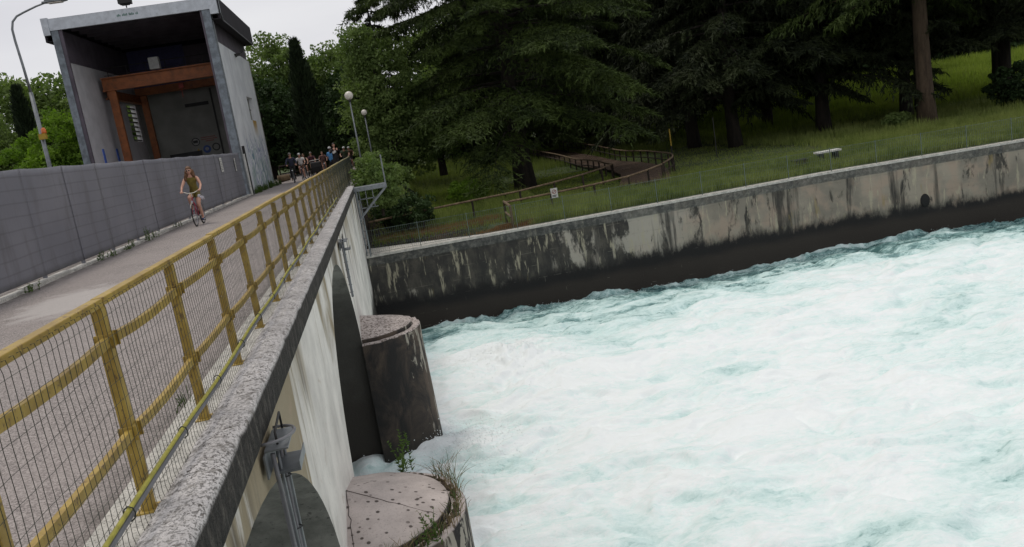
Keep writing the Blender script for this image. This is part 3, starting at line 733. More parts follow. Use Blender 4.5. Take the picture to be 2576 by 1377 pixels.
mb = MB()
for i in range(16):
    x = -10.87+.062*i
    if i % 5 != 3: mb.box((x, YF-.068, 9.42), (x+.045, YF-.06, 9.5+.03*(i % 2)))
mb.build('faded_lettering', M['gmark'], fs)
mb = MB(); mb.box((-13.98, YF-.02, -.1), (-13.66, YF+.18, 9.2)); mb.build('front_column', M['colm'], hall); mb = MB(); mb.box((-6.98, YF-.02, -.1), (-6.6, YF+.18, 9.2)); mb.build('front_column', M['colm'], hall)
mb = MB(); mb.box((-13.66, YF+.02, -.1), (-13.5, YF+.16, 9.2)); mb.build('shutter_guide', M['halldark'], hall); mb = MB(); mb.box((-7.08, YF+.02, -.1), (-6.98, YF+.16, 9.2)); mb.build('shutter_guide', M['halldark'], hall)
mb = MB(); mb.tube([(-6.15, YF+.3, 9.9), (-6.15, YF+.3, 9.0), (-6.15, YF+.7, 8.7), (-6.15, YB+.5, 8.66)], .03, 6); mb.build('roof_conduit', M['galv'], hall)
mb = MB(); mb.box((-6.62, 49.9, 7.5), (-6.3, 50.25, 7.62)); mb.bar((-6.6, 50.1, 7.45), (-6.15, 50.1, 7.7), .05); mb.build('wall_bracket', M['darksteel'], hall)
mb = MB(); mb.tube([(-6.6, 44.75, 0), (-6.6, 44.75, 9)], .03, 6); mb.build('downpipe', M['galv'], hall)
# blue painted door guides and inside gallery
for x in (-13.62, -13.62):
    pass
for yb_ in (46.6, 49.0):
    mb = MB(); mb.box((-13.65, yb_, .02), (-13.62, yb_+.28, 3.5)); mb.build('blue_post', M['blue'], hall)
mb = MB(); mb.box((-13.6, YB-.06, 6.9), (-10.3, YB-.02, 9.3)); mb.build('blue_panel', M['hallblue'], hall)
mb = MB()
for z in (7.35, 7.75): mb.tube([(-13.4, 49.2, z), (-7.0, 49.2, z)], .02, 5)
for i in range(7): mb.tube([(-13.2+i*1.0, 49.2, 6.9), (-13.2+i*1.0, 49.2, 7.75)], .018, 5)
mb.build('gallery_rail', M['darksteel'], hall)
mb = MB(); mb.box((-9.3, YB-.05, .02), (-9.2, YB-.01, 6.5)); mb.box((-10.9, YB-.09, 5.55), (-9.5, YB-.01, 5.75)); mb.box((-12.4, YB-.2, 2.3), (-10.5, YB-.02, 2.85)); mb.build('wall_shelf', M['sgk'], hall)
mb = MB(); mb.box((-7.75, 54.6, 2.3), (-7.35, 54.9, 3.4)); mb.box((-8.1, 54.6, 3.4), (-7.2, 54.95, 3.65)); mb.box((-7.9, 54.6, 4.8), (-7.6, 54.9, 5.3)); mb.build('wall_equipment', M['sgk'], hall)
# louvred opening in the left wall
lv = empty('louvre_window', (0,0,0)); lv.parent = hall
mb = MB(); mb.box((-13.9, 52.95, 3.85), (-13.86, 53.0, 6.15)); mb.build('louvre_jamb', M['hallback'], lv)
mb = MB()
for i in range(8): mb.box((-13.85, 53.0, 3.95+i*.27), (-13.72, 55.0, 4.02+i*.27))
mb.build('louvre_slat', M['hallback'], lv)
# safety signs on the back wall
sg = empty('safety_sign', (-10.2, YB-.03, 3.05), 0, 'pale safety board with round blue and black symbols on the back wall of the hall', 'sign')
mb = MB(); mb.box((-.85, -.01, -.45), (.85, .0, .75)); mb.build('board', M['hallback'], sg)
def disc(cx, cz, r, mat, nm, y=-.014):
    mb = MB(); mb.prism([(cx+r*math.cos(a), cz+r*math.sin(a)) for a in np.linspace(0, 2*math.pi, 24, endpoint=False)], y, y-.003, 'Y'); return mb.build(nm, mat, sg)
def mring(cx, cz, r, w_, mat, nm):
    mb = MB(); N = 28
    for i in range(N):
        a, b = 2*math.pi*i/N, 2*math.pi*(i+1)/N
        mb.add([(cx+q*math.cos(t_), -.02, cz+q*math.sin(t_)) for q, t_ in ((r, a), (r, b), (r-w_, b), (r-w_, a))], [(0,1,2,3)])
    return mb.build(nm, mat, sg)
disc(-.55, .35, .24, M['sgw'], 'round_symbol'); mring(-.55, .35, .25, .05, M['sgk'], 'symbol_ring'); mb = MB(); mb.bar((-.7, -.02, .35), (-.42, -.02, .37), .1, .16); mb.build('symbol_figure', M['sgk'], sg)
disc(.03, -.18, .24, M['sgb'], 'blue_symbol'); mb = MB(); mb.ball((.03, -.02, -.16), .11, 10, 6, (1, .1, 1)); mb.build('symbol_head', M['sgw'], sg)
mring(.6, -.12, .24, .07, M['sgk'], 'horseshoe_symbol')
mb = MB(); mb.prism([(-.68, -.4), (-.3, -.4), (-.49, -.05)], -.014, -.018, 'Y'); mb.build('warning_triangle', M['sgy'], sg)
mb = MB()
for r_i, (z, a0, a1) in enumerate(((.52, -.2, .62), (.4, -.2, .75), (.28, .05, .55))):
    x = a0
    while x < a1:
        l = random.uniform(.03, .06); mb.box((x, -.016, z), (x+l, -.012, z+.06)); x += l+.022
mb.build('sign_text', M['sgr'], sg)
# gantry crane
gc = empty('gantry_crane', (0, 48.5, 0), 0, 'orange steel gantry crane standing inside the open hall', 'gantry crane')
def ibeam(mb, p, q, w_, h_):
    p, q = Vector(p), Vector(q); up = Vector((0,0,1)) if abs((q-p).normalized().z) < .5 else Vector((0,1,0))
    mb.bar(p, q, w_*.25, h_, up)
    for s_ in (-1, 1): mb.bar(p+up*(h_/2-.03)*s_, q+up*(h_/2-.03)*s_, w_, .06, up)
mb = MB(); ibeam(mb, (-13.4, 0, 6.82), (-7.05, 0, 6.82), .45, .7); mb.build('cross_beam', M['crane'], gc)
mb = MB(); ibeam(mb, (-13.25, 0, 6.3), (-13.25, 6.5, 6.3), .3, .45); mb.build('side_beam', M['crane'], gc); mb = MB(); ibeam(mb, (-7.25, 0, 6.3), (-7.25, 6.5, 6.3), .3, .45); mb.build('side_beam', M['crane'], gc)
mb = MB(); mb.box((-13.4, 6.2, 6.55), (-7.05, 6.5, 7.0)); mb.build('rear_beam', M['crane'], gc)
for k_, (x, y, w_) in enumerate(((-13.0, 0, .38), (-12.95, 6.1, .36), (-7.25, 6.1, .3))):
    mb = MB(); mb.box((x-w_/2, y-.12, 0), (x+w_/2, y+.12, 6.5)); mb.build('leg', M['crane'], gc)
mb = MB(); mb.box((-10.75, -.5, 7.22), (-10.25, -.1, 7.82)); mb.build('control_cabinet', M['sgw'], gc)
mb = MB(); mb.box((-9.8, .9, 6.2), (-9.55, 1.2, 6.45)); mb.tube([(-9.7, 1, 6.2), (-9.7, 1, 5.7)], .02, 5); mb.build('hoist', M['sgr'], gc)
# floodlight on the roof edge
fl = empty('roof_floodlight', (-10.35, YF, 9.78), 0, 'small dark floodlight perched on the front edge of the hall roof', 'floodlight')
mb = MB(); mb.tube([(0,0,0),(0,0,.14)], .03, 6); mb.bar((-.18,0,.12), (.18,0,.12), .03, .03); mb.build('mount', M['darksteel'], fl)
mb = MB(); mb.box((-.28, -.18, .16), (.28, .16, .42)); mb.box((-.31, -.22, .18), (.31, -.18, .44)); mb.build('lamp_housing', M['sgk'], fl, bevel=.02)
# black post at the hall corner
bp = empty('black_post', (-6.5, 45.0, 0), 0, 'slim black upright post with a white edge between the screen fence and the hall wall', 'post')
mb = MB(); mb.box((-.06, -.09, 0), (.06, .09, 2.5)); mb.build('upright', M['sgk'], bp)
mb = MB(); mb.box((-.05, -.2, 0), (.03, -.14, 2.1)); mb.build('white_edge', M['paper'], bp)

# ================================================================== LAMPS
gl = T('opal_globe'); c_ = gl.mix(gl.ramp(gl.noise(9, 5, gl.obj()), .4, .7), (.62, .58, .52), (.5, .46, .4)); M['globe'] = gl.done(c_, .35)
for i, (x, y, z0, z1, lb) in enumerate(((-.74, 42.2, -.1, 3.82, 'taller nearer white globe lamp on a thin grey pole'), (-.2, 50, -.1, 3.2, 'smaller farther white globe lamp behind the bush'))):
    g_ = empty('globe_lamp', (x, y, z0), 0, lb, 'street lamp', 'globe lamps beside the road end')
    mb = MB(); mb.tube([(0,0,0), (0,0,2), (0,0,z1-z0-.1)], [.045,.04,.03], 8); mb.build('pole', M['galv'], g_, True)
    mb = MB(); mb.tube([(0,0,z1-z0-.12), (0,0,z1-z0-.0)], [.05,.09], 10); mb.build('collar', M['darksteel'], g_)
    mb = MB(); mb.ball((0,0,z1-z0+.18), .205 if i == 0 else .165, 20, 14); mb.build('globe', M['globe'], g_, True)
sl_ = empty('street_lamp', (-10.5, 30, 0), 0, 'tall street lamp with a curved arm and flat head behind the grey fence', 'street lamp')
arm = [(0,0,0), (0,0,3.2), (0,0,4.9)]
mb = MB(); mb.tube([(0,0,-.1), (0,0,4.95)], [.075,.06], 10)
pts = [(0,0,4.95),(-.03,0,5.8),(-.07,0,6.6),(-.07,0,6.95),(.0,0,7.18),(.16,0,7.33),(.4,0,7.42),(.8,0,7.55),(1.1,0,7.62)]
mb.tube(pts, [.045,.042,.04,.038,.036,.034,.032,.03,.028], 8); mb.build('pole', M['galv'], sl_, True)
mb = MB(); mb.prism([(1.0,-.06),(1.15,-.12),(1.65,-.13),(1.78,-.05),(1.78,.05),(1.65,.13),(1.15,.12),(1.0,.06)], 7.6, 7.66); mb.prism([(1.1,-.1),(1.6,-.11),(1.6,.11),(1.1,.1)], 7.66, 7.73); mb.build('lamp_head', M['galv'], sl_, bevel=.015)
mb = MB(); mb.prism([(1.2,-.09),(1.62,-.1),(1.62,.1),(1.2,.09)], 7.57, 7.6); mb.build('lamp_glass', M['globe'], sl_)
bc = empty('warning_beacon', (-10.42, 29.88, 3.5), 0, 'orange warning beacon on a yellow box fixed to the tall street lamp pole', 'beacon')
mb = MB(); mb.box((-.12, -.08, -.08), (.1, .08, .1)); mb.build('housing', M['sgy'], bc)
mb = MB(); mb.tube([(.05,0,.1),(.05,0,.14),(.05,0,.24),(.05,0,.29)], [.075,.08,.07,.03], 10); mb.build('lens', simple('orange_lens', (.6, .14, .02), .3), bc, True)

# ================================================================== CATWALK BRACKET, LADDER
cw = empty('steel_catwalk', (-1.0, 33.5, 0), 0, 'small grey steel catwalk bracket with diagonal brace at the far end of the dam edge', 'catwalk')
mb = MB(); mb.box((-.1, -.35, -.02), (1.2, .35, .02)); mb.bar((-.1, -.35, -.05), (1.2, -.35, -.05), .06, .16); mb.bar((-.1, .35, -.05), (1.2, .35, -.05), .06, .16); mb.build('deck_frame', M['galv'], cw)
for y in (-.33, .33):
    mb = MB(); mb.bar((1.18, y, -.1), (-.05, y, -1.22), .06, .06); mb.build('brace', M['galv'], cw)
mb = MB(); mb.bar((1.17, -.33, 0), (1.17, -.33, 1.12), .05); mb.bar((1.17, .33, 0), (1.17, .33, 1.12), .05); mb.build('guard_post', M['galv'], cw)
mb = MB(); mb.bar((.0, -.3, -1.3), (.0, -.3, -.05), .05); mb.build('wall_strut', M['galv'], cw)
mb = MB()
for x in (.35, .62): mb.bar((x, -.25, -.8), (x, -.25, -.1), .03)
for z in (-.45, -.8): mb.bar((.1, -.25, z), (.75, -.25, z), .03)
mb.build('cage_bars', M['galv'], cw)
ld = empty('wall_ladder', (-.92, 33.55, -2.75), 0, 'grey steel upright pipe rail descending from the catwalk to the quay wall top', 'ladder')
mb = MB(); mb.tube([(-.0, 0, 0), (0, 0, 2.6)], .03, 8); mb.tube([(-.14, .35, 0), (-.14, .35, 2.7)], .03, 8); mb.build('stile', M['galv'], ld)
mb = MB()
for i in range(9): mb.tube([(0, 0, .15+i*.29), (-.14, .35, .15+i*.29)], .012, 5)
mb.build('rung', M['galv'], ld)

# ---- cable brackets hanging on the dam wall
def cable_bracket(y, z, label, full):
    b_ = empty('cable_bracket', (-1.1, y, z), 0, label, 'cable bracket', 'cable brackets on the dam wall')
    mb = MB(); mb.box((0, -.22, 0), (.16, .22, .012)); mb.box((0, -.3, -.16), (.012, .3, .0)); mb.box((.03, -.16, -.19), (.2, .2, -.17)); mb.box((.2, -.16, -.19), (.206, .2, -.12)); mb.build('plate', M['galv'], b_)
    mb = MB(); mb.tube([(.02+.16*math.sin(a), .05+.3*math.cos(a)*1.0, .03-.04*math.cos(a)) for a in np.linspace(-.2, 3.3, 16)], .012, 6); mb.build('cable_loop', M['pipeg'], b_, True)
    mb = MB(); mb.tube([(.08, -.12, .01), (.08, -.12, .1), (.08, .2, .14), (.08, .2, .02)], .009, 6); mb.build('hook_bar', M['darksteel'], b_, True)
    L = 2.9 if full else 1.2
    for k_, (a0, a1, r_) in enumerate(((-.2, -.05, .017), (-.13, -.02, .013), (.12, .03, .015), (.17, .05, .012))):
        mb = MB(); mb.tube([(.05+.02*(k_ % 2), a0+(a1-a0)*q+.01*math.sin(9*q+k_), -.02-L*q) for q in np.linspace(0, 1, 14)], r_, 6); o = mb.build('conduit', M['pipeg'] if k_ % 2 == 0 else M['galv'], b_, True)
    for q in range(6):
        mb = MB(); mb.tube([(.05+.04*math.cos(a), .1+.035*math.sin(a)-.01*q, -.3-q*.4*(L/2.9)) for a in np.linspace(0, 2*math.pi, 9)], .005, 4); mb.build('cable_tie', M['sgk'], b_)
cable_bracket(5.85, -.3, 'nearest galvanised cable bracket with a white cable loop, above the first arch', True)
cable_bracket(18.3, -.33, 'farther small cable bracket with thin conduits, above the second arch', False)

# ================================================================== QUAY RAILING, PARK FENCES
M['rail2'] = simple('grey_green_railing', (.1, .13, .115), .5, .3)
qf = empty('quay_fence', (0,0,-2.77), 0, 'thin grey-green metal mesh fence standing on top of the quay wall', 'fence')
xs_ = np.arange(-.9, 47, 2.02); mb = MB(); mb.box((-.014, -.014, 0), (.014, .014, 1.02)); p0 = mb.build('post', M['rail2'], qf)
for i, x in enumerate(xs_):
    o = p0 if i == 0 else p0.copy()
    if i: C.objects.link(o); o.parent = qf
    o.location = (x, qy(x)+.08, 0)
for x0, x1 in zip(xs_, xs_[1:]):
    mb = MB()
    for z in (.06, .98): mb.bar((x0, qy(x0)+.08, z), (x1, qy(x1)+.08, z), .012, .012)
    n_ = 24
    for i in range(1, n_):
        x = x0+(x1-x0)*i/n_; y = qy(x)+.08; mb.bar((x, y, .06), (x, y, .98), .007, .007)
    for z in (.3, .55, .78): mb.bar((x0, qy(x0)+.08, z), (x1, qy(x1)+.08, z), .006, .006)
    mb.build('mesh_panel', M['rail2'], qf)
M['wood'] = m_bark('weathered_wood', (.08, .055, .03), (.19, .135, .08))
M['woodd'] = m_bark('dark_wood', (.018, .014, .01), (.05, .035, .025))
def pz(x, y): return float(park_z(np.array([[x]], float), np.array([[y]], float))[0, 0])
def wood_fence(name, pts, label, sp=1.6, h=.95, mat='woodd', mid=True, tops='wood', r=.05):
    f_ = empty(name, (pts[0][0], pts[0][1], pz(*pts[0])), 0, label, 'wooden fence'); ox, oy, oz = f_.location
    P_ = [Vector(p) for p in pts]; L = [0]
    for a, b in zip(P_, P_[1:]): L.append(L[-1]+(b-a).length)
    n_ = max(1, round(L[-1]/sp)); out = []
    for i in range(n_+1):
        d = L[-1]*i/n_
        out.append((float(np.interp(d, L, [p.x for p in P_])), float(np.interp(d, L, [p.y for p in P_]))))
    top = []
    for x, y in out:
        z = pz(x, y); mb = MB(); mb.tube([(x-ox, y-oy, z-oz-.1), (x-ox, y-oy, z-oz+h)], .055, 6); mb.build('post', M[mat], f_); top.append((x-ox, y-oy, z-oz+h))
    mb = MB(); mb.tube(top, r, 7); mb.build('top_rail', M[tops], f_)
    if mid: mb = MB(); mb.tube([(a, b, c-h*.48) for a, b, c in top], r*.8, 6); mb.build('lower_rail', M[mat], f_)
    return f_
wood_fence('wooden_fence', [(-.9, 39.2), (3.1, 40.5), (7.2, 41.8), (11.7, 45.8), (13.7, 49.3)], 'long low wooden rail fence running left to right below the big cedar', 2.6, mat='woodd', mid=False)
wood_fence('wooden_fence', [(5.19, 37.3), (7.7, 37.8), (9.5, 38.3), (12.1, 39.7), (14.6, 43.0)], 'wooden rail fence nearest the quay, carrying a small white sign', 2.3, mat='woodd', mid=False)
wood_fence('wooden_fence', [(5.19, 37.3), (5.07, 34.75)], 'short wooden end barrier turning towards the quay edge', 2.4, mat='wood', mid=True, h=1.0, r=.06)
wood_fence('wooden_fence', [(18.4, 85), (18.6, 77), (18.5, 69.8), (18.2, 62), (18.3, 58), (18.2, 54.5), (17.9, 51), (17.2, 48.4), (16.2, 45.9), (14.9, 43.6)], 'long curved wooden fence with many posts on the outside of the footbridge', 1.7, h=.92)
wood_fence('wooden_fence', [(14.8, 84), (14.7, 71.7), (14.6, 58.3), (14.1, 50.6), (13.7, 49.3)], 'inner wooden fence along the left side of the footbridge path', 1.9, h=.85)
wood_fence('wooden_fence', [(21.5, 92), (27, 101), (33, 108)], 'distant low wooden fence between two tree trunks', 2.4, h=.9)
# footbridge deck of planks
M['deck'] = m_bark('red_brown_planks', (.045, .03, .02), (.125, .08, .05))
fbz = empty('footbridge', (16.2, 47, 0), 0, 'brown plank footbridge curving through the grass between wooden fences', 'footbridge')
mb = MB(); path = [(13.4, 42.5), (14.6, 46), (15.6, 49.5), (16.3, 54), (16.5, 60), (16.5, 70), (16.6, 84)]; k = 0
PL = [Vector(p) for p in path]; LL = [0]
for a, b in zip(PL, PL[1:]): LL.append(LL[-1]+(b-a).length)
d = 0
while d < LL[-1]:
    x = float(np.interp(d, LL, [p.x for p in PL])); y = float(np.interp(d, LL, [p.y for p in PL])); x2 = float(np.interp(d+.3, LL, [p.x for p in PL])); y2 = float(np.interp(d+.3, LL, [p.y for p in PL]))
    dr = Vector((x2-x, y2-y, 0)); dr = dr.normalized() if dr.length > 1e-4 else Vector((0,1,0)); sd2 = Vector((dr.y, -dr.x, 0)); z = pz(x, y)+.2
    c_ = Vector((x-16.2, y-47, z)); mb.bar(c_-sd2*1.35, c_+sd2*1.35, .13, .05); d += .16
mb.build('plank_deck', M['deck'], fbz)
# small sign on the near wooden rail
ss = empty('small_sign', (7.6, 37.72, pz(7.6, 37.8)+.95), 0, 'small white rectangular sign on the wooden rail near the quay', 'sign')
mb = MB(); mb.box((-.16, -.02, -.22), (.16, 0, .22)); mb.build('board', M['paper'], ss)
mb = MB(); N = 16
for i in range(N):
    a, b = 2*math.pi*i/N, 2*math.pi*(i+1)/N; mb.add([(q*math.cos(t_), -.024, .06+q*math.sin(t_)) for q, t_ in ((.1, a), (.1, b), (.075, b), (.075, a))], [(0,1,2,3)])
mb.bar((-.07, -.024, .0), (.07, -.024, .12), .004, .02); mb.build('prohibition_mark', M['sgr'], ss)
mb = MB(); mb.box((-.1, -.024, -.12), (.1, -.02, -.09)); mb.box((-.1, -.024, -.17), (.06, -.02, -.14)); mb.build('print', M['ink'], ss)
# bench and box in the grass at the right, yellow marker poles
bn = empty('small_bench', (20.9, 37.5, pz(20.9, 37.5)), 0, 'small pale-topped stone bench in the tall grass behind the quay fence', 'bench')
mb = MB(); mb.box((-.6, -.22, .62), (.6, .22, .7)); mb.build('seat', M['paper'], bn)
for s_ in (-.38, .38):
    mb = MB(); mb.box((s_-.09, -.16, -.1), (s_+.09, .16, .62)); mb.build('leg', M['sgk'], bn)
bx = empty('brown_box', (19.2, 37.0, pz(19.2, 37.0)), 0, 'rusty brown metal cabinet half hidden in grass left of the bench', 'utility box')
mb = MB(); mb.box((-.3, -.2, -.1), (.3, .2, .52)); mb.build('body', simple('rusty_brown', (.045, .02, .014), .8), bx)
mb = MB(); mb.box((-.34, -.24, .52), (.34, .24, .56)); mb.build('lid', M['sgk'], bx)
for (x, y, h_, lb) in ((17.55, 49.5, 2.4, 'thin yellow-tipped marker pole at the footbridge fence'), (21.6, 52.5, 2.6, 'thin grey marker pole in the grass right of the footbridge')):
    mp_ = empty('marker_pole', (x, y, pz(x, y)), 0, lb, 'pole'); mb = MB(); mb.tube([(0,0,0),(0,0,h_)], .03, 6); mb.build('shaft', M['darksteel'], mp_)
    if x < 18: mb = MB(); mb.tube([(0,0,h_-1.0),(0,0,h_+.02)], .037, 6); mb.build('yellow_sleeve', M['sgy'], mp_)
# ------- house far left
hs = empty('house', (-29.5, 75, -1.2), 0, 'low pale house with brown roof half hidden behind the trees far left', 'house')
mb = MB(); mb.box((-3, 0, -.1), (3.5, 6, 4.3)); mb.build('wall', simple('house_render', (.32, .27, .22), .9), hs)
mb = MB(); mb.add([(-3.4,-.4,4.25),(3.9,-.4,4.25),(3.9,6.4,4.25),(-3.4,6.4,4.25),(-3.4,3,5.5),(3.9,3,5.5)], [(0,1,5,4),(2,3,4,5),(1,2,5),(3,0,4),(0,3,2,1)]); mb.build('roof', simple('roof_tile', (.16, .09, .06), .9), hs)
for x in (-1.8, .3, 2.2):
    mb = MB(); mb.box((x, -.05, 2.2), (x+.8, -.01, 3.5)); mb.build('window', M['sgk'], hs)

# ================================================================== VEGETATION
def tris(P, D, L, W, rng, flat=None):
    """one thin triangle per row: base point P, direction D, length L, width W"""
    n_ = len(P); r = rng.normal(size=(n_, 3)); s = np.cross(D, r); s /= np.linalg.norm(s, axis=1, keepdims=True)+1e-9
    a = P - s*W[:, None]/2; b = P + s*W[:, None]/2; c = P + D*L[:, None]
    return np.stack([a, b, c], 1).reshape(-1, 3)
def unit(v): return v/(np.linalg.norm(v, axis=-1, keepdims=True)+1e-9)
def conifer(seed, H, R_, zb, nl, rise, drp, hang, mat, tl=.34, tw=.085, dens=1., prof=None, trunk_r=.42, bark='bark', lean=0, tufts=15, side=None, zoff=None):
    rng = np.random.RandomState(seed); prof = prof or (lambda t: (1-t)**.75)
    wood = MB(); zt = np.linspace(0, H, 12); bend = [(.25*mnoise.noise(Vector((seed, z*.12, 0)))+lean*z, .25*mnoise.noise(Vector((seed, z*.12, 9))), z-.3) for z in zt]
    rr = [trunk_r*(1.25 if i == 0 else 1)*(1-z/H)**.8+.03 for i, z in enumerate(zt)]; wood.tube(bend, rr, 10)
    bx = lambda z: np.interp(z, zt, [b[0] for b in bend]); by = lambda z: np.interp(z, zt, [b[1] for b in bend])
    out = []
    for i in range(nl):
        t = ((i+rng.rand())/nl)**1.05; z = zb+(H-zb)*t; az = i*2.39996+rng.normal()*.35
        L = R_*prof(t)*rng.uniform(.62, 1.12)+.25
        if side: L *= side(az, t)
        if zoff: z += zoff(az, t)
        ri = rise*rng.uniform(.4, 1.5); dr = drp*rng.uniform(.6, 1.3); ox, oy = bx(z), by(z)
        wob = rng.normal()*.12
        def P(s): 
            a_ = az+wob*s
            return np.stack([ox+np.cos(a_)*L*s, oy+np.sin(a_)*L*s, z+L*(ri*s-dr*s*s)], -1)
        if L > 1.2: wood.tube([tuple(P(np.array(q))) for q in (0, .3, .6, .95)], [.02+.022*L*.6, .02+.012*L*.6, .018, .008], 5, False)
        nt_ = int((8+L*3.6)*dens)
        s = np.repeat(np.sqrt(rng.uniform(.03, 1, nt_)), 2); sg_ = np.tile([1., -1.], nt_)
        tlg = (L*.36*(1.05-.75*s)+.25)*rng.uniform(.55, 1.15, len(s)); ang = az+sg_*rng.uniform(.7, 1.25, len(s))
        B = P(s); d_ = np.stack([np.cos(ang), np.sin(ang), np.full(len(s), -.05)], -1)
        k = tufts; u = rng.rand(len(s), k)
        pos = B[:, None]+d_[:, None]*(tlg[:, None]*u)[..., None]; pos[..., 2] -= hang*.55*tlg[:, None]*u**2
        dd = d_[:, None]*rng.uniform(.2, 1.0, (len(s), k, 1))+rng.normal(size=(len(s), k, 3))*.42; dd[..., 2] -= hang*rng.uniform(.2, 1.5, (len(s), k))
        out.append((pos.reshape(-1, 3), unit(dd).reshape(-1, 3)))
    P_ = np.concatenate([o[0] for o in out]); D_ = np.concatenate([o[1] for o in out]); n_ = len(P_)
    V = tris(P_, D_, tl*rng.uniform(.5, 1.3, n_), tw*rng.uniform(.6, 1.3, n_), rng)
    crown = np_mesh('crown', V, np.arange(len(V)).reshape(-1, 3), 3, mat)
    wm = bpy.data.meshes.new('trunk'); wm.from_pydata(wood.v, [], wood.f); wm.polygons.foreach_set('use_smooth', [True]*len(wood.f)); wm.materials.append(M[bark])
    return wm, crown
def leafy(seed, blobs, n_cl, per, leaf, mat, H, trunk_r=.25, cl_r=.7, bark='bark', shell=.75, cols=None):
    """blobs: (x,y,z,rx,ry,rz); clumps near the blob surfaces, leaves gaussian about clumps"""
    rng = np.random.RandomState(seed); vol = np.array([b[3]*b[4]+b[3]*b[5] for b in blobs]); ch = rng.choice(len(blobs), n_cl, p=vol/vol.sum())
    B = np.array(blobs)[ch]; d_ = unit(rng.normal(size=(n_cl, 3))); rad = np.clip(rng.beta(4, 1.4, n_cl)*shell+(1-shell)*rng.rand(n_cl)+.08, 0, 1.08)
    cc = B[:, :3]+d_*B[:, 3:]*rad[:, None]
    csz = cl_r*rng.uniform(.5, 1.3, n_cl)
    q = rng.normal(size=(n_cl, per, 3)); q *= (rng.rand(n_cl, per, 1)**.35)/np.linalg.norm(q, axis=2, keepdims=True)
    q[..., 2] *= .7; P_ = (cc[:, None]+q*csz[:, None, None]).reshape(-1, 3)
    keep = P_[:, 2] > .05; P_ = P_[keep]; n_ = len(P_)
    a = unit(rng.normal(size=(n_, 3))+np.array([0, 0, -.3])); b = unit(np.cross(a, rng.normal(size=(n_, 3)))); s = leaf*rng.uniform(.5, 1.3, n_)[:, None]
    V = np.stack([P_-a*s*.5, P_+b*s*.32, P_+a*s*.6, P_-b*s*.32], 1).reshape(-1, 3)
    crown = np_mesh('crown', V, np.arange(len(V)).reshape(-1, 4), 4, mat)
    wood = MB(); top = H*.8; wood.tube([(0,0,-.3), (.05,0,H*.3), (-.08,.05,H*.55), (0,0,top)], [trunk_r*1.2, trunk_r*.85, trunk_r*.55, .04], 9)
    for i in rng.choice(n_cl, min(n_cl, 16), replace=False):
        c = cc[i]; z0 = min(max(c[2]*.5, H*.12), top*.85); wood.tube([(0,0,z0), (c[0]*.4, c[1]*.4, z0+(c[2]-z0)*.55), tuple(c)], [trunk_r*.35, trunk_r*.2, .015], 5, False)
    wm = bpy.data.meshes.new('trunk'); wm.from_pydata(wood.v, [], wood.f); wm.materials.append(M[bark])
    return wm, crown
def plant_tree(name, meshes, x, y, z, label, cat='tree', group=None, rz=0, s=1, tn='trunk', cn='crown'):
    r_ = empty(name, (x, y, z), rz, label, cat, group); r_.scale = (s, s, s)
    new_obj(tn, meshes[0], r_); new_obj(cn, meshes[1], r_); return r_
# the big cedar, reaching left over the water corner
cedA = conifer(21, 27, 9.6, 4.3, 150, .13, .3, .6, M['cedar'], .36, .075, 1.25, prof=lambda t: .93*(1-t**2.6)+.12, trunk_r=.62, tufts=20,
               side=lambda az, t: (1.0-.3*math.exp(-((t-.22)/.1)**2)) if math.cos(az) < -.3 else .9, zoff=lambda az, t: -1.2*max(0, 1-t/.2) if math.cos(az) < -.2 else 0)
plant_tree('cedar_tree', cedA, 9.1, 54, pz(9, 54), 'huge dark cedar with layered drooping boughs and a thick trunk, left of the curved footbridge')
cedB = conifer(5, 26, 7.6, 3.7, 120, .1, .3, .8, M['spruce'], .42, .1, 1.0, prof=lambda t: (1-t)**.55, trunk_r=.45, tufts=15)
cedC = conifer(9, 24, 6.8, 3.9, 120, .05, .4, 1.2, M['spruce'], .46, .1, 1.0, prof=lambda t: (1-t)**.6, trunk_r=.4, tufts=15)
cedD = conifer(14, 28, 9.0, 8.0, 130, .06, .3, 1.0, M['cedar'], .4, .1, 1.0, prof=lambda t: (1-t)**.5, trunk_r=.5, bark='bark2', tufts=14)
gpc = 'dark conifers standing in the park'
cedF = conifer(17, 27, 8.6, 5.1, 130, .1, .26, .75, M['spruce'], .42, .1, 1.0, prof=lambda t: (1-t)**.5, trunk_r=.42, tufts=15)
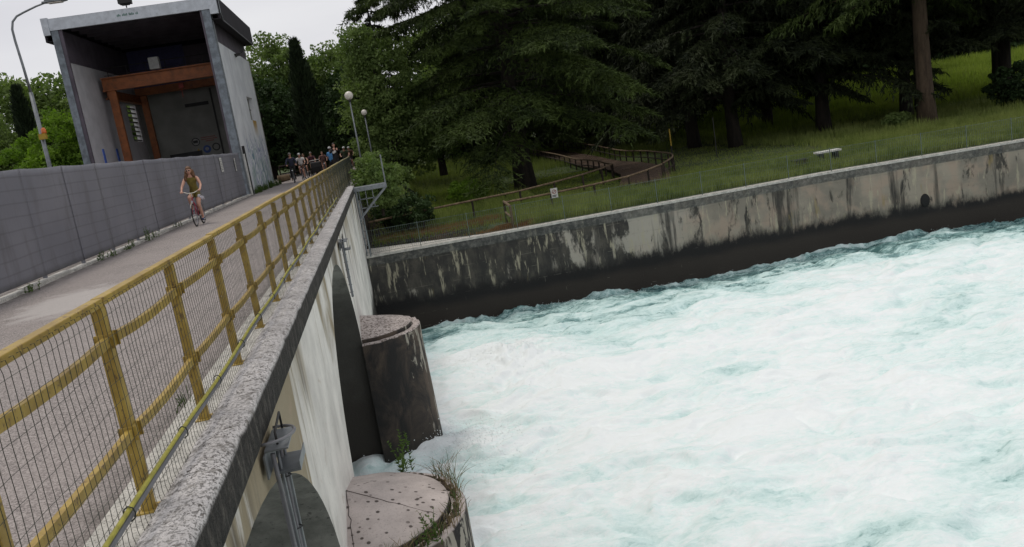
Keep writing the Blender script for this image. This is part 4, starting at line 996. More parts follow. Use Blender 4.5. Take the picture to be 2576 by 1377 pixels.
spots = [(cedB, 18.2, 90, .0, 1.35, 'large dark spruce far behind the curved footbridge fence'),
 (cedC, 21.0, 76, 1.2, 1.0, 'slim dark conifer at the distant low wooden fence, left one of two'),
 (cedB, 23.4, 77, 2.2, .95, 'dark conifer beside the distant low wooden fence, right one of two'),
 (cedC, 24.6, 64, .6, 1.1, 'leaning dark spruce with hanging curtains, its bare trunk right of the footbridge'),
 (cedB, 25.6, 58.5, 3.0, 1.0, 'broad dark spruce nearest the footbridge on its right, thick trunk in tall grass'),
 (cedC, 33.0, 68.5, 4.1, 1.05, 'dark spruce with a slim trunk deep in the shade of the wood middle'),
 (cedB, 32.2, 58, 5.0, 1.05, 'very dark spruce in the middle of the wood behind the small pale bench'),
 (cedD, 34.6, 49.6, .3, 1.0, 'tall conifer with a long bare brown trunk standing near the quay fence at right'),
 (cedF, 41.5, 60, 1.9, 1.05, 'dark spruce with drooping skirt above the bright grass at right'),
 (cedF, 50.5, 63, 2.7, 1.0, 'dark spruce at the right edge beyond the bright grass'),
 (cedC, 14.2, 82, 3.3, 1.1, 'dark conifer seen in the gap behind the big cedar'),
 (cedB, 29.0, 84, 4.4, 1.05, 'dark conifer deep in the wood behind the distant fence end'),
 (cedF, 38.0, 78, 5.2, 1.1, 'dark conifer deep in the wood left of the bright grass'),
 (cedF, 45.5, 56, 2.0, 1.0, 'dark spruce at the upper right corner in front of the bright grass'),
 (cedF, 38.5, 57.5, 3.8, 1.0, 'dark spruce just right of the tall bare brown trunk'),
 (cedC, 52.0, 88, 2.9, 1.25, 'dark conifer behind the bright grass at far right'),
 (cedC, 20.0, 95, 2.0, 1.15, 'faint dark conifer far behind the footbridge')]
for ms, x, y, rz, s, lb in spots: plant_tree('spruce_tree', ms, x, y, pz(x, y), lb, 'tree', gpc, rz, s)
# far spiky conifer showing above the green trees
cedE = conifer(31, 15, 3.4, 2, 60, .1, .3, .6, M['spruce'], .4, .12, .8, prof=lambda t: (1-t)**.9, trunk_r=.22)
plant_tree('spruce_tree', cedE, 1.5, 73, 0, 'ragged dark conifer top poking above the green tree beside the globe lamps', 'tree')
# deciduous trees
lf1 = leafy(1, [(0,0,8.2,3.2,3,3.6), (-1.5,0,6,3,2.6,3.5), (1.8,.5,6.6,2.6,2.5,3.8), (.3,-.5,3.6,3.4,3,3)], 420, 85, .26, M['leafA'], 12, .3, .85)
lf2 = leafy(2, [(0,0,7.4,2.6,2.5,3.3), (1.2,0,4.5,2.8,2.6,3), (-1.2,.5,5.2,2.4,2.4,3)], 330, 80, .25, M['leafA'], 10.5, .26, .8)
lf3 = leafy(3, [(0,0,6.5,2.8,2.6,4.4), (.6,0,3.6,3.4,2.8,3.2), (-.9,0,9.3,1.6,1.5,1.8)], 420, 85, .2, M['leafA'], 11, .26, .7)
lfd = leafy(4, [(0,0,6,4,3.5,4), (2.5,0,3.5,3.5,3,3), (-2.5,0,3.2,3.5,3,3)], 380, 70, .32, M['leafC'], 9.5, .35, 1.0)
lfd2 = (lfd[0], lfd[1].copy()); lfd2[1].materials[0] = M['leafA']
lfb = leafy(6, [(0,0,3.8,1.9,1.8,2.3), (-.7,0,2,1.9,1.7,2), (.9,.2,2.6,1.5,1.5,2)], 260, 85, .2, M['leafB'], 6, .16, .55)
plant_tree('leafy_tree', lf1, -6.9, 76, -.05, 'rounded mid-green tree rising right beside the hall wall', group='green trees behind the road end')
plant_tree('leafy_tree', lf2, -2.6, 78, -.05, 'lighter green tree just right of the dark cypress at the road end', group='green trees behind the road end', rz=1)
plant_tree('leafy_tree', lf2, -.9, 92, -.05, 'thin airy tree in the gap of sky above the cyclists', group='green trees behind the road end', rz=2.2, s=1.08)
plant_tree('leafy_tree', lf3, 1.0, 54.5, -1.2, 'tall fresh-green tree behind the two globe lamps', rz=.4, s=.92)
plant_tree('leafy_tree', lf3, 5.2, 70, -1.6, 'green tree half hidden behind the left boughs of the big cedar', rz=2.4, s=1.1)
plant_tree('leafy_tree', lf1, -12.5, 86, -.05, 'green tree hidden low behind the open hall', group='green trees behind the road end', rz=2.0, s=.9)
for x, y, rz, s, lb in ((-8.2, 70, 0, .85, 'dark shaded tree at the foot of the hall wall behind the cyclists'), (-1.0, 74, 1.5, .85, 'dark shaded tree behind the cyclists below the pale gap of sky'), (-4.6, 84, 3, .95, 'dark shaded tree directly behind the cypress'),
                       (-24.5, 66, .7, 1.08, 'green tree at the left picture edge behind the street lamp'), (-20.4, 68, 2.7, 1.1, 'green tree between the street lamp and the open hall'), (-28.5, 62, 4, .95, 'green tree low at the far left edge')):
    plant_tree('shade_tree', lfd2 if x < -18 else lfd, x, y, -.1 if x < 2 else pz(x, y), lb, group='dark trees behind the dam road', rz=rz, s=s)
plant_tree('leafy_tree', lfb, -16.4, 50, -.05, 'bright yellow-green young tree directly left of the open hall', group='bright young trees behind the fence')
plant_tree('leafy_tree', lfb, -19.0, 51.5, -.05, 'bright green young tree left of the street lamp pole', group='bright young trees behind the fence', rz=2, s=.8)
plant_tree('leafy_tree', lf2, -23.4, 57, -.05, 'mid-green tree behind the grey fence at the far left', rz=3, s=.72)
# cypresses
def cypress(seed, H, r_, n_):
    rng = np.random.RandomState(seed); z = rng.rand(n_)**.85*H; a = rng.rand(n_)*2*np.pi
    pr = r_*(1+.14*np.sin(z*2.1+a*2)+.1*np.sin(z*5.3-a))*np.interp(z/H, [0, .08, .3, .6, .85, 1], [.5, .85, 1, .85, .5, .1])*(1+.16*np.sin(a*3+z*1.3)+.1*rng.normal(size=n_))*rng.uniform(.7, 1.05, n_)
    P_ = np.stack([pr*np.cos(a), pr*np.sin(a), z], -1); D_ = unit(np.stack([np.cos(a)*.35, np.sin(a)*.35, np.ones(n_)], -1)+rng.normal(size=(n_, 3))*.25)
    V = tris(P_, D_, .5*rng.uniform(.4, 1.2, n_), .14*rng.uniform(.6, 1.4, n_), rng); wood = MB(); wood.tube([(0,0,-.2), (0,0,H*.9)], [.16, .03], 8)
    wm = bpy.data.meshes.new('trunk'); wm.from_pydata(wood.v, [], wood.f); wm.materials.append(M['bark'])
    return wm, np_mesh('crown', V, np.arange(len(V)).reshape(-1, 3), 3, M['cyp'])
plant_tree('cypress_tree', cypress(1, 9.3, .82, 12000), -4.15, 62.5, -.05, 'broad dark columnar cypress standing behind the cyclists', 'cypress')
plant_tree('cypress_tree', cypress(2, 8.0, .55, 9000), -20.0, 55, -.05, 'slim dark pointed cypress behind the grey fence at far left', 'cypress')
# shrubs
def shrub(name, seed, x, y, z, rx, ry, rz_, n_cl, leaf, mat, label, per=60, cat='bush'):
    ms = leafy(seed, [(0,0,rz_*.9,rx,ry,rz_)], n_cl, per, leaf, mat, rz_*1.4, .06, .3)
    return plant_tree(name, ms, x, y, z, label, cat, tn='stem', cn='foliage')
shrub('bush', 11, -.15, 37.6, -1.3, 1.05, 1.6, 1.3, 150, .13, M['leafA'], 'green bush growing against the far railing end beside the catwalk')
shrub('bush', 12, .7, 47.5, -.9, 1.1, 1.1, .6, 90, .15, M['leafA'], 'leafy bush on the slope behind the catwalk post')
shrub('bush', 13, 4.9, 49.2, -2.8, 1.3, 1.2, .8, 110, .14, M['leafB'], 'low bright green bush in the grass left of the cedar trunk')
shrub('bush', 14, 41.6, 50.4, -2.8, 1.7, 1.6, 1.5, 170, .2, M['leafC'], 'dark bush at the right picture edge above the quay fence')
shrub('bush', 15, .9, 40.6, -2.5, 1.5, 1.4, .75, 120, .15, M['leafC'], 'dark undergrowth bush below the catwalk at the slope foot')
shrub('bush', 17, 33.2, 50.6, -2.8, .8, .7, .5, 60, .16, M['leafA'], 'small pale-flowered bush at the foot of the tall bare trunk')
# distant wood closing the view
rng = np.random.RandomState(77); n_ = 150000
xx = rng.uniform(6, 120, n_); yy = 98+rng.uniform(-3, 10, n_)+8*fbm(xx*.05, xx*0+2, 2); hh = (22+6*fbm(xx*.09, xx*0+5, 3))*np.interp(xx, [6, 14], [.45, 1]); zz = rng.rand(n_)**.8*hh-3
g_ = fbm(xx*.3, zz*.3, 3); k = (g_ > -.42) & (zz > -3); xx, yy, zz = xx[k], yy[k]-1.5*g_[k], zz[k]; n_ = len(xx)
P_ = np.stack([xx, yy, zz], -1); V = tris(P_, unit(rng.normal(size=(n_, 3))+[0, 0, -.4]), .95*rng.uniform(.5, 1.3, n_), .42*rng.uniform(.6, 1.3, n_), rng)
tag(new_obj('distant_wood', np_mesh('distant_wood', V, np.arange(len(V)).reshape(-1, 3), 3, M['leafC'])), kind='stuff')
n_ = 45000; xx = rng.uniform(-70, 2, n_); yy = 125+rng.uniform(-4, 8, n_); hh = 8+2.5*fbm(xx*.08, xx*0+15, 3); zz = rng.rand(n_)*hh
V = tris(np.stack([xx, yy, zz], -1), unit(rng.normal(size=(n_, 3))), .9*rng.uniform(.5, 1.3, n_), .45*rng.uniform(.6, 1.3, n_), rng)
tag(new_obj('distant_wood', np_mesh('distant_wood', V, np.arange(len(V)).reshape(-1, 3), 3, M['leafC'])), kind='stuff')
# ---- grass
def grass(name, n_, fx, h, w_, mat, seed, bend=.35):
    rng = np.random.RandomState(seed); x, y = fx(rng, n_); z = park_z(x, y); c = .55+.9*np.clip(fbm(x*.35, y*.35, 3)+.35, 0, 1)
    H_ = h*c*rng.uniform(.5, 1.25, len(x)); H_ *= 1-.75*((x > 8) & (x < 26) & (y > 41) & (y < 66)); a = rng.rand(len(x))*2*np.pi; b = bend*rng.rand(len(x))
    base = np.stack([x, y, z-.03], -1); d_ = unit(np.stack([np.cos(a)*b, np.sin(a)*b, np.ones(len(x))], -1))
    V = tris(base, d_, H_, w_*rng.uniform(.6, 1.4, len(x)), rng)
    return tag(new_obj(name, np_mesh(name, V, np.arange(len(V)).reshape(-1, 3), 3, mat)), kind='stuff')
def keep(x, y, extra=None):
    q = qy_np(x); apron = np.maximum(.36, 2.3*(1-(x+1.1)/5.6)); k = (y > q+apron+.05) & (x > -.9)
    px = np.interp(y, [42.5, 46, 49.5, 54, 60, 84], [13.4, 14.6, 15.6, 16.3, 16.5, 16.6]); k &= ~((np.abs(x-px) < 1.4) & (y > 42) & (y < 84))
    return k
def qy_np(x): return np.interp(x, [p[0] for p in QP], [p[1] for p in QP])
def fx_near(rng, n_):
    x = rng.uniform(5.2, 50, n_); y = qy_np(x)+.36+rng.rand(n_)**1.5*11; k = keep(x, y); k &= ~((np.abs(y-x*.55-32) < .6) & (x < 15)); return x[k], y[k]
def fx_mid(rng, n_):
    x = rng.uniform(2, 60, n_); y = 42+rng.rand(n_)**1.3*54; k = keep(x, y); return x[k], y[k]
def fx_dark(rng, n_):
    x = rng.uniform(-.9, 8, n_); y = rng.uniform(38, 50, n_); k = keep(x, y); return x[k], y[k]
def fx_dry(rng, n_):
    x = np.concatenate([rng.normal(5.6, .8, n_//2), rng.uniform(-.6, 6, n_//2)]); y = np.concatenate([rng.normal(35.6, .45, n_//2), rng.normal(39.3, .4, n_//2)]); k = keep(x, y); return x[k], y[k]
grass('tall_grass', 130000, fx_near, .72, .033, M['grass'], 1)
grass('tall_grass', 130000, fx_mid, .6, .055, M['grass'], 2)
def fx_glade(rng, n_):
    x = rng.uniform(28, 80, n_); y = rng.uniform(62, 96, n_); return x, y
def fx_sun(rng, n_):
    x = rng.uniform(2.5, 15.5, n_); y = rng.uniform(46, 60, n_); k = keep(x, y) & (np.hypot(x-9.1, y-54) > .9); return x[k], y[k]
grass('tall_grass', 26000, fx_sun, .42, .06, M['gladegrass'], 9)
grass('tall_grass', 60000, fx_glade, .8, .1, M['gladegrass'], 8)
grass('tall_grass', 16000, fx_dark, .3, .04, M['grass'], 3)
grass('dry_grass', 14000, fx_dry, .28, .03, M['dry'], 4, .9)
# ---- weeds on the pier ledge, by the fence and the curb
def weed(name, x, y, z, h, stems, leaf, label, seed, kind='leafy', mat='weed', cat='weed', spread=.12, group=None):
    rng = np.random.RandomState(seed); Pp, Dd, LL_, WW = [], [], [], []
    st = MB()
    for i in range(stems):
        a = rng.rand()*6.283; b = rng.uniform(.02, .35 if kind == 'leafy' else .8); hh = h*rng.uniform(.55, 1.0); bx_, by_ = rng.normal(size=2)*spread*.5
        pts = [(bx_+math.cos(a)*b*hh*q*q, by_+math.sin(a)*b*hh*q*q, hh*q*(1-.25*b*q)) for q in np.linspace(0, 1, 6)]
        st.tube(pts, [.004, .004, .0035, .003, .002, .001] if kind == 'leafy' else [.0025]*5+[.001], 4)
        if kind == 'leafy':
            for q in rng.rand(int(26*hh/.5)+6):
                p_ = np.array([np.interp(q, np.linspace(0, 1, 6), [p[j] for p in pts]) for j in range(3)]); an = rng.rand()*6.283
                Pp.append(p_); Dd.append([math.cos(an), math.sin(an), .5+rng.normal()*.3]); LL_.append(leaf*rng.uniform(.6, 1.2)*(1.15-.7*q)); WW.append(leaf*.35)
    r_ = empty(name, (x, y, z), 0, label, cat, group)
    st.build('stems', M[mat], r_)
    if Pp:
        V = tris(np.array(Pp), unit(np.array(Dd)), np.array(LL_), np.array(WW), rng); new_obj('leaves', np_mesh('leaves', V, np.arange(len(V)).reshape(-1, 3), 3, M[mat]), r_)
    return r_
M['drystem'] = simple('dry_stem', (.2, .15, .07), .9)
weed('weed_plant', -.42, 11.45, -2.98, .95, 5, .09, 'tall green leafy weed at the back edge of the nearest pier', 1)
weed('weed_plant', -.12, 9.18, -2.98, .5, 5, .07, 'short green leafy weed at the front edge of the nearest pier', 2)
random.seed(12); gi = 0
for ang in np.linspace(18, 122, 19):
    a = R(ang+random.uniform(-2, 2)); r_ = 1.36+random.uniform(-.04, .04); h = random.uniform(.16, .34)*(1.7 if 95 < ang < 125 else 1)
    weed('grass_tuft', -1.13+r_*math.sin(a), 10.2-r_*math.cos(a), -2.97, h, 14, .05, 'dry grass tuft among those growing around the ledge of the nearest pier', 40+gi, 'grass', 'drystem' if gi % 3 else 'weed', 'grass tuft', .09, 'grass tufts on the pier ledge'); gi += 1
for i, (yy_, xx_) in enumerate(((15.8, -6.38), (19.9, -6.4), (20.6, -6.36), (21.8, -6.35), (22.5, -6.42), (23.6, -6.3), (24.6, -6.4), (27.6, -6.45))):
    weed('weed_plant', xx_, yy_, .02, random.uniform(.12, .26) if i != 5 else .4, 7, .06, 'small green weed among those growing along the foot of the grey screen fence', 70+i, group='weeds along the fence foot')
for i in range(16):
    weed('weed_plant', -6.35+random.uniform(-.15, .35), 45.6+i*.62, 0, random.uniform(.2, .5), 8, .1, 'green weed among those growing along the foot of the hall side wall', 90+i, group='weeds along the hall wall')
weed('grass_tuft', -1.62, 6.05, .0, .16, 16, .05, 'small green grass tuft at the inner curb edge under the yellow railing', 33, 'grass', 'weed', 'grass tuft', .1)
# soil and litter on the pier ledge
dm = T('ledge_soil').done((.05, .035, .022), .95); mb = MB(); random.seed(4)
for ang in np.linspace(8, 150, 90):
    a = R(ang); r_ = 1.33+random.uniform(-.03, .03); mb.ball((1*r_*math.sin(a), -r_*math.cos(a), 6.035), random.uniform(.02, .05), 7, 5, (1, 1, .5))
o = mb.build('ledge_soil', dm, P1)
o['kind'] = 'stuff'

# ================================================================== PEOPLE AND BICYCLES
def m_skin(nm, a, b):
    t = T(nm); v = t.obj(); t.b.inputs['Subsurface Weight'].default_value = 0
    return t.done(t.mix(t.ramp(t.noise(7, 3, v), .35, .65), a, b), .55)
M['skin'] = m_skin('skin', (.5, .27, .19), (.58, .33, .24))
M['lip'] = simple('lips', (.38, .1, .09), .5)
M['eye'] = simple('eyes', (.03, .02, .015), .2)
def cloth(nm, col, v=.22, sc_=9):
    return simple(nm, col, .85, 0, v, sc_)
def skinned(name, J, E, mat, parent, sub=2, head=None, keep_mod=False):
    """continuous body surface grown from joints: J name -> (x,y,z,r), E edges"""
    names = list(J); me = bpy.data.meshes.new(name); me.from_pydata([J[k][:3] for k in names], [(names.index(a), names.index(b)) for a, b in E], [])
    o = bpy.data.objects.new(name, me); C.objects.link(o)
    o.modifiers.new('skin', 'SKIN').use_smooth_shade = True
    sk = me.skin_vertices[0].data
    for i, k in enumerate(names): r_ = J[k][3]; sk[i].radius = (r_, r_) if not hasattr(r_, '__len__') else r_
    sk[0].use_root = True
    sb = o.modifiers.new('sub', 'SUBSURF'); sb.levels = sub; sb.render_levels = sub
    dg = bpy.context.evaluated_depsgraph_get(); ev = o.evaluated_get(dg); m2 = bpy.data.meshes.new_from_object(ev, depsgraph=dg)
    bpy.data.objects.remove(o); bpy.data.meshes.remove(me); m2.name = name; m2.materials.clear()
    for mm in (mat if isinstance(mat, (list, tuple)) else [mat]): m2.materials.append(mm)
    skinned.raw = ([v.co.copy() for v in m2.vertices], [v.normal.copy() for v in m2.vertices], [tuple(p.vertices) for p in m2.polygons], [p.center.copy() for p in m2.polygons])
    if head:
        bm = bmesh.new(); bm.from_mesh(m2)
        for f in bm.faces: f.material_index = 0; f.smooth = True
        hx, hy, hz, s, yaw = head
        def hp(p, tilt=0):
            v = Vector(p)*s; v.rotate(Matrix.Rotation(yaw, 3, 'Z')); return v+Vector((hx, hy, hz))
        # head: ovoid with chin, brow, nose; faces -Y
        n_, m_ = 20, 16; ring = []; top = bm.verts.new(hp((0, .01, .118)))
        for i in range(1, m_):
            a = math.pi*i/m_; row = []
            for k in range(n_):
                b = 2*math.pi*k/n_; x = math.sin(a)*math.sin(b); y = -math.sin(a)*math.cos(b); z = math.cos(a)
                fr = max(0, -y); px = x*.074*(1-.28*max(0, -z)**1.3); py = y*.095*(1-.1*max(0, -z)); pz_ = z*.118
                if z < 0: py -= .012*fr*(-z)
                nose = math.exp(-((x/.22)**2+((z+.18)/.2)**2))*fr; py -= .024*nose
                eye_ = math.exp(-(((abs(x)-.4)/.18)**2+((z-.05)/.12)**2))*fr; py += .008*eye_
                ear = math.exp(-(((abs(x)-1)/.12)**2+((z+.05)/.22)**2+((y)/.25)**2)); px += .014*ear*(1 if x > 0 else -1)
                row.append(bm.verts.new(hp((px, py, pz_))))
            ring.append(row)
        bot = bm.verts.new(hp((0, -.006, -.118)))
        for k in range(n_):
            bm.faces.new((top, ring[0][k], ring[0][(k+1) % n_])).smooth = True; bm.faces.new((bot, ring[-1][(k+1) % n_], ring[-1][k])).smooth = True
            for i in range(m_-2): bm.faces.new((ring[i][k], ring[i+1][k], ring[i+1][(k+1) % n_], ring[i][(k+1) % n_])).smooth = True
        for (px, pz_, w_, h_, mi) in ((-.028, .006, .011, .006, 1), (.028, .006, .011, .006, 1), (0, -.058, .024, .006, 2)):
            vs_ = [bm.verts.new(hp((px+w_*math.cos(q), -.094-(.004 if mi == 2 else .0)+abs(px)*.35, pz_+h_*math.sin(q)))) for q in np.linspace(0, 2*math.pi, 10, endpoint=False)]
            f = bm.faces.new(vs_); f.material_index = mi
        bm.to_mesh(m2); bm.free()
    return new_obj(name, m2, parent)
def garment(name, raw, J, E, spec, off, mat, parent, wide=None):
    """cloth cut from the body surface: faces nearest to the listed bones, pushed outwards"""
    vs_, ns_, fs_, cs_ = raw; keep_ = []
    seg = [(a, b, Vector(J[a][:3]), Vector(J[b][:3])) for a, b in E]
    for f, c in zip(fs_, cs_):
        best = None
        for a, b, A, B in seg:
            d = B-A; t_ = max(0, min(1, (c-A).dot(d)/max(d.length_squared, 1e-9))); dist = (A+d*t_-c).length-.5*(J[a][3]*(1-t_)+J[b][3]*t_)
            if best is None or dist < best[0]: best = (dist, a, b, t_)
        k = spec.get((best[1], best[2]))
        if k and k[0]-1e-6 <= best[3] <= k[1]+1e-6: keep_.append(f)
    used = sorted({i for f in keep_ for i in f}); mp_ = {i: j for j, i in enumerate(used)}
    mb = MB(); mb.add([vs_[i]+ns_[i]*(off+.004*mnoise.noise(vs_[i]*14)) for i in used], [tuple(mp_[i] for i in f) for f in keep_])
    o = mb.build(name, mat, parent, True); md = o.modifiers.new('cloth', 'SOLIDIFY'); md.thickness = .008; md.offset = -1
    return o
def hair_cap(name, hx, hy, hz, mat, parent, yaw=0, vol=1.12, rough=.006):
    mb = MB(); n_, m_ = 24, 16; vs_ = [(0, .02, .118*vol+.008)]
    for i in range(1, m_):
        a = math.pi*i/m_
        for k in range(n_):
            b = 2*math.pi*k/n_; x, y, z = math.sin(a)*math.sin(b), -math.sin(a)*math.cos(b), math.cos(a)
            inside = max(0, min(1, (-y-.05)*4))*max(0, min(1, (.42-z)*6)); q = vol*(1-inside*.3); q *= 1 if z > -.55 else .85
            vs_.append((x*.08*q, y*.1*q+.012, z*.118*q+.006))
    vs_.append((0, .01, -.09)); L = len(vs_)-1; fs = [(0,1+k,1+(k+1)%n_) for k in range(n_)]+[(L,1+(m_-2)*n_+(k+1)%n_,1+(m_-2)*n_+k) for k in range(n_)]
    for i in range(m_-2):
        for k in range(n_): fs.append((1+i*n_+k, 1+(i+1)*n_+k, 1+(i+1)*n_+(k+1)%n_, 1+i*n_+(k+1)%n_))
    out = []
    for v in vs_:
        v = Vector(v); v *= 1+rough*8*mnoise.noise(v*30); v.rotate(Matrix.Rotation(yaw, 3, 'Z')); out.append(v+Vector((hx, hy, hz+.01)))
    mb.add(out, fs); return mb.build(name, mat, parent, True)
def hand(J, E, wrist, key, d, side, curl=1.0):
    """palm and five fingers; d = hand direction, side = thumb side"""
    w_ = Vector(wrist); d = Vector(d).normalized(); s = Vector(side).normalized(); nrm = d.cross(s).normalized()
    if nrm.z > 0: nrm = -nrm
    J[key+'p'] = (*(w_+d*.05), .028); E.append((key+'w', key+'p'))
    for i, (o_, l_) in enumerate(((.032, .062), (.011, .075), (-.011, .07), (-.032, .055))):
        b = w_+d*.085+s*o_; m_ = b+d*l_*.5+nrm*.012*curl; t_ = m_+d*l_*.22*(1-.6*curl)+nrm*l_*.45*curl
        for q, p_ in enumerate((b, m_, t_)): J[f'{key}f{i}{q}'] = (*p_, (.0095, .0088, .007)[q])
        E += [(key+'p', f'{key}f{i}0'), (f'{key}f{i}0', f'{key}f{i}1'), (f'{key}f{i}1', f'{key}f{i}2')]
    b = w_+d*.035+s*.03; m_ = b+d*.03+s*.022+nrm*.012*curl; t_ = m_+d*.026+nrm*.018*curl
    for q, p_ in enumerate((b, m_, t_)): J[f'{key}t{q}'] = (*p_, (.012, .0105, .008)[q])
    E += [(key+'p', f'{key}t0'), (f'{key}t0', f'{key}t1'), (f'{key}t1', f'{key}t2')]
def person(name, loc, rz, label, pose, look, group=None, s=1.0):
    """pose: 'ride' or 'stand'; look: dict of clothing colours"""
    root = empty(name, loc, rz, label, 'person', group); root.scale = (s, s, s)
    fem = look.get('fem', False); sh = .175 if fem else .2
    if pose == 'ride':
        pel, wai, che, nek, hd = (0, .2, .98), (0, .15, 1.14), (0, .06, 1.36), (0, -.0, 1.5), (0, -.03, 1.63)
        if look.get('bent'): che, nek, hd = (0, -.04, 1.3), (0, -.14, 1.42), (0, -.2, 1.53)
        el, wr = (sh+.1, -.1, 1.19), (.27, -.3, 1.065); up = look.get('up', -1)
        kn = {up: (.12*up, -.2, .86), -up: (-.1*up, -.13, .63)}; an = {up: (.12*up, -.0, .5), -up: (-.11*up, .06, .22)}
        toe = {k: (v[0], v[1]-.14, v[2]-.06) for k, v in an.items()}
        wrs = {-1: (-wr[0], wr[1], wr[2]), 1: wr}; els = {-1: (-el[0], el[1], el[2]), 1: el}
        hdir = {-1: (.1, -1, -.12), 1: (-.1, -1, -.12)}
    else:
        pel, wai, che, nek, hd = (0, .0, .95), (0, .0, 1.12), (0, .01, 1.36), (0, -.01, 1.52), (0, -.02, 1.66)
        kn = {-1: (-.1, -.03, .52), 1: (.11, -.01, .52)}; an = {-1: (-.1, .02, .09), 1: (.13, .03, .09)}
        toe = {k: (v[0], v[1]-.15, .04) for k, v in an.items()}
        els = {-1: (-sh-.07, .02, 1.15), 1: (sh+.06, -.04, 1.16)}; wrs = {-1: (-sh-.04, -.16, .95), 1: (sh-.02, -.24, 1.02)}
        if look.get('armsup'): els = {-1: (-sh-.08, -.12, 1.3), 1: (sh+.08, -.12, 1.3)}; wrs = {-1: (-.1, -.26, 1.5), 1: (.08, -.26, 1.5)}
        hdir = {-1: (.1, -.6, -.8), 1: (-.1, -.6, -.8)}
    J = {'pel': (*pel, .115), 'wai': (*wai, .098 if fem else .115), 'che': (*che, .115 if fem else .135), 'nek': (*nek, .05), 'hdb': (hd[0], hd[1]+.01, hd[2]-.04, .052)}
    E = [('pel', 'wai'), ('wai', 'che'), ('che', 'nek'), ('nek', 'hdb')]
    for k in (-1, 1):
        n_ = 'L' if k < 0 else 'R'
        J[n_+'s'] = (k*sh, che[1]+.01, che[2]+.06, .056); J[n_+'e'] = (*els[k], .038); J[n_+'w'] = (*wrs[k], .026)
        J[n_+'h'] = (k*.085, pel[1], pel[2]-.06, .095); J[n_+'k'] = (*kn[k], .058); J[n_+'c'] = tuple(kn[k][i]*.6+an[k][i]*.4 for i in range(3))+(.052,); J[n_+'a'] = (*an[k], .036); J[n_+'o'] = (*toe[k], .032)
        E += [('che', n_+'s'), (n_+'s', n_+'e'), (n_+'e', n_+'w'), ('pel', n_+'h'), (n_+'h', n_+'k'), (n_+'k', n_+'c'), (n_+'c', n_+'a'), (n_+'a', n_+'o')]
        hand(J, E, wrs[k], n_, hdir[k], (-k, -.2, 0), .9)
    body = skinned('body', J, E, [M['skin'], M['eye'], M['lip']], root, 2, (hd[0], hd[1], hd[2]+.01, 1.0, look.get('yaw', 0)))
    raw = skinned.raw
    top = {('pel', 'wai'): (-.1, 1), ('wai', 'che'): (0, 1), ('che', 'nek'): (0, .62 if look.get('sleeveless') else .75)}
    for n_ in 'LR':
        top[('che', n_+'s')] = (0, .82 if look.get('sleeveless') else 1)
        if not look.get('sleeveless'): top[(n_+'s', n_+'e')] = (0, 1 if look.get('long') else .62)
        if look.get('long'): top[(n_+'e', n_+'w')] = (0, .88)
        if look.get('dress'): top[('pel', n_+'h')] = (0, 1); top[(n_+'h', n_+'k')] = (0, .5)
        elif pose == 'stand' or True: top[('pel', n_+'h')] = (0, .35)
    garment('dress' if look.get('dress') else 'shirt', raw, J, E, top, .016, look['topm'], root)
    if not look.get('dress'):
        bt = {('pel', 'wai'): (0, .35)}
        for n_ in 'LR':
            bt[('pel', n_+'h')] = (0, 1); bt[(n_+'h', n_+'k')] = (0, 1 if look.get('trousers') else .72)
            if look.get('trousers'): bt[(n_+'k', n_+'c')] = (0, 1); bt[(n_+'c', n_+'a')] = (0, .92)
        garment('trousers' if look.get('trousers') else 'shorts', raw, J, E, bt, .011, look['botm'], root)
    for k in (-1, 1):                                                 # shoes
        a = an[k]; t_ = toe[k]; sh_ = skinned('shoe', {'a': (a[0], a[1]+.03, a[2]-.02, .042), 'b': (a[0], a[1]-.03, a[2]-.03, .044), 'c': (t_[0], t_[1]-.02, t_[2]-.008, .036)}, [('a', 'b'), ('b', 'c')], look['shoem'], root, 1)
    hx, hy, hz = hd; yw = look.get('yaw', 0)
    if look.get('hair') == 'long':
        hair_cap('hair', hx, hy, hz, look['hairm'], root, yw, 1.17)
        hk = skinned('hair_locks', {'t': (hx, hy+.035, hz+.085, .105), 'b': (hx, hy+.06, hz+.0, .12), 'l': (hx-.085, hy+.04, hz-.06, .062), 'r': (hx+.09, hy+.04, hz-.06, .06),
                              'l2': (hx-.125, hy+.02, hz-.17, .055), 'r2': (hx+.115, hy+.03, hz-.16, .05), 'l3': (hx-.14, hy+.02, hz-.27, .035), 'r3': (hx+.12, hy+.03, hz-.23, .03), 'n': (hx, hy+.09, hz-.14, .08)},
                     [('t', 'b'), ('b', 'l'), ('b', 'r'), ('l', 'l2'), ('r', 'r2'), ('l2', 'l3'), ('r2', 'r3'), ('b', 'n')], look['hairm'], root, 2)
        for v in hk.data.vertices:
            n3 = mnoise.noise(v.co*24)*.016+mnoise.noise(v.co*55)*.008; v.co += v.normal*n3
    elif look.get('hair') == 'helmet':
        mb = MB(); vs_ = []; n_ = 20
        for i in range(7):
            a = math.pi/2*i/6*1.05
            for k in range(n_):
                b = 2*math.pi*k/n_; vs_.append((hx+.1*math.sin(a)*math.cos(b), hy+.01+.128*math.sin(a)*math.sin(b), hz+.045+.105*math.cos(a)))
        mb.add(vs_, [(i*n_+k, (i+1)*n_+k, (i+1)*n_+(k+1) % n_, i*n_+(k+1) % n_) for i in range(6) for k in range(n_)]); h_ = mb.build('helmet', look['hairm'], root, True)
        md = h_.modifiers.new('shell', 'SOLIDIFY'); md.thickness = .018
        mb = MB(); mb.ball((hx, hy+.02, hz+.02), .098, 14, 10, (.86, 1, .9)); mb.build('hair', M['eye'], root, True)
    else:
        hair_cap('hair', hx, hy, hz, look['hairm'], root, yw)
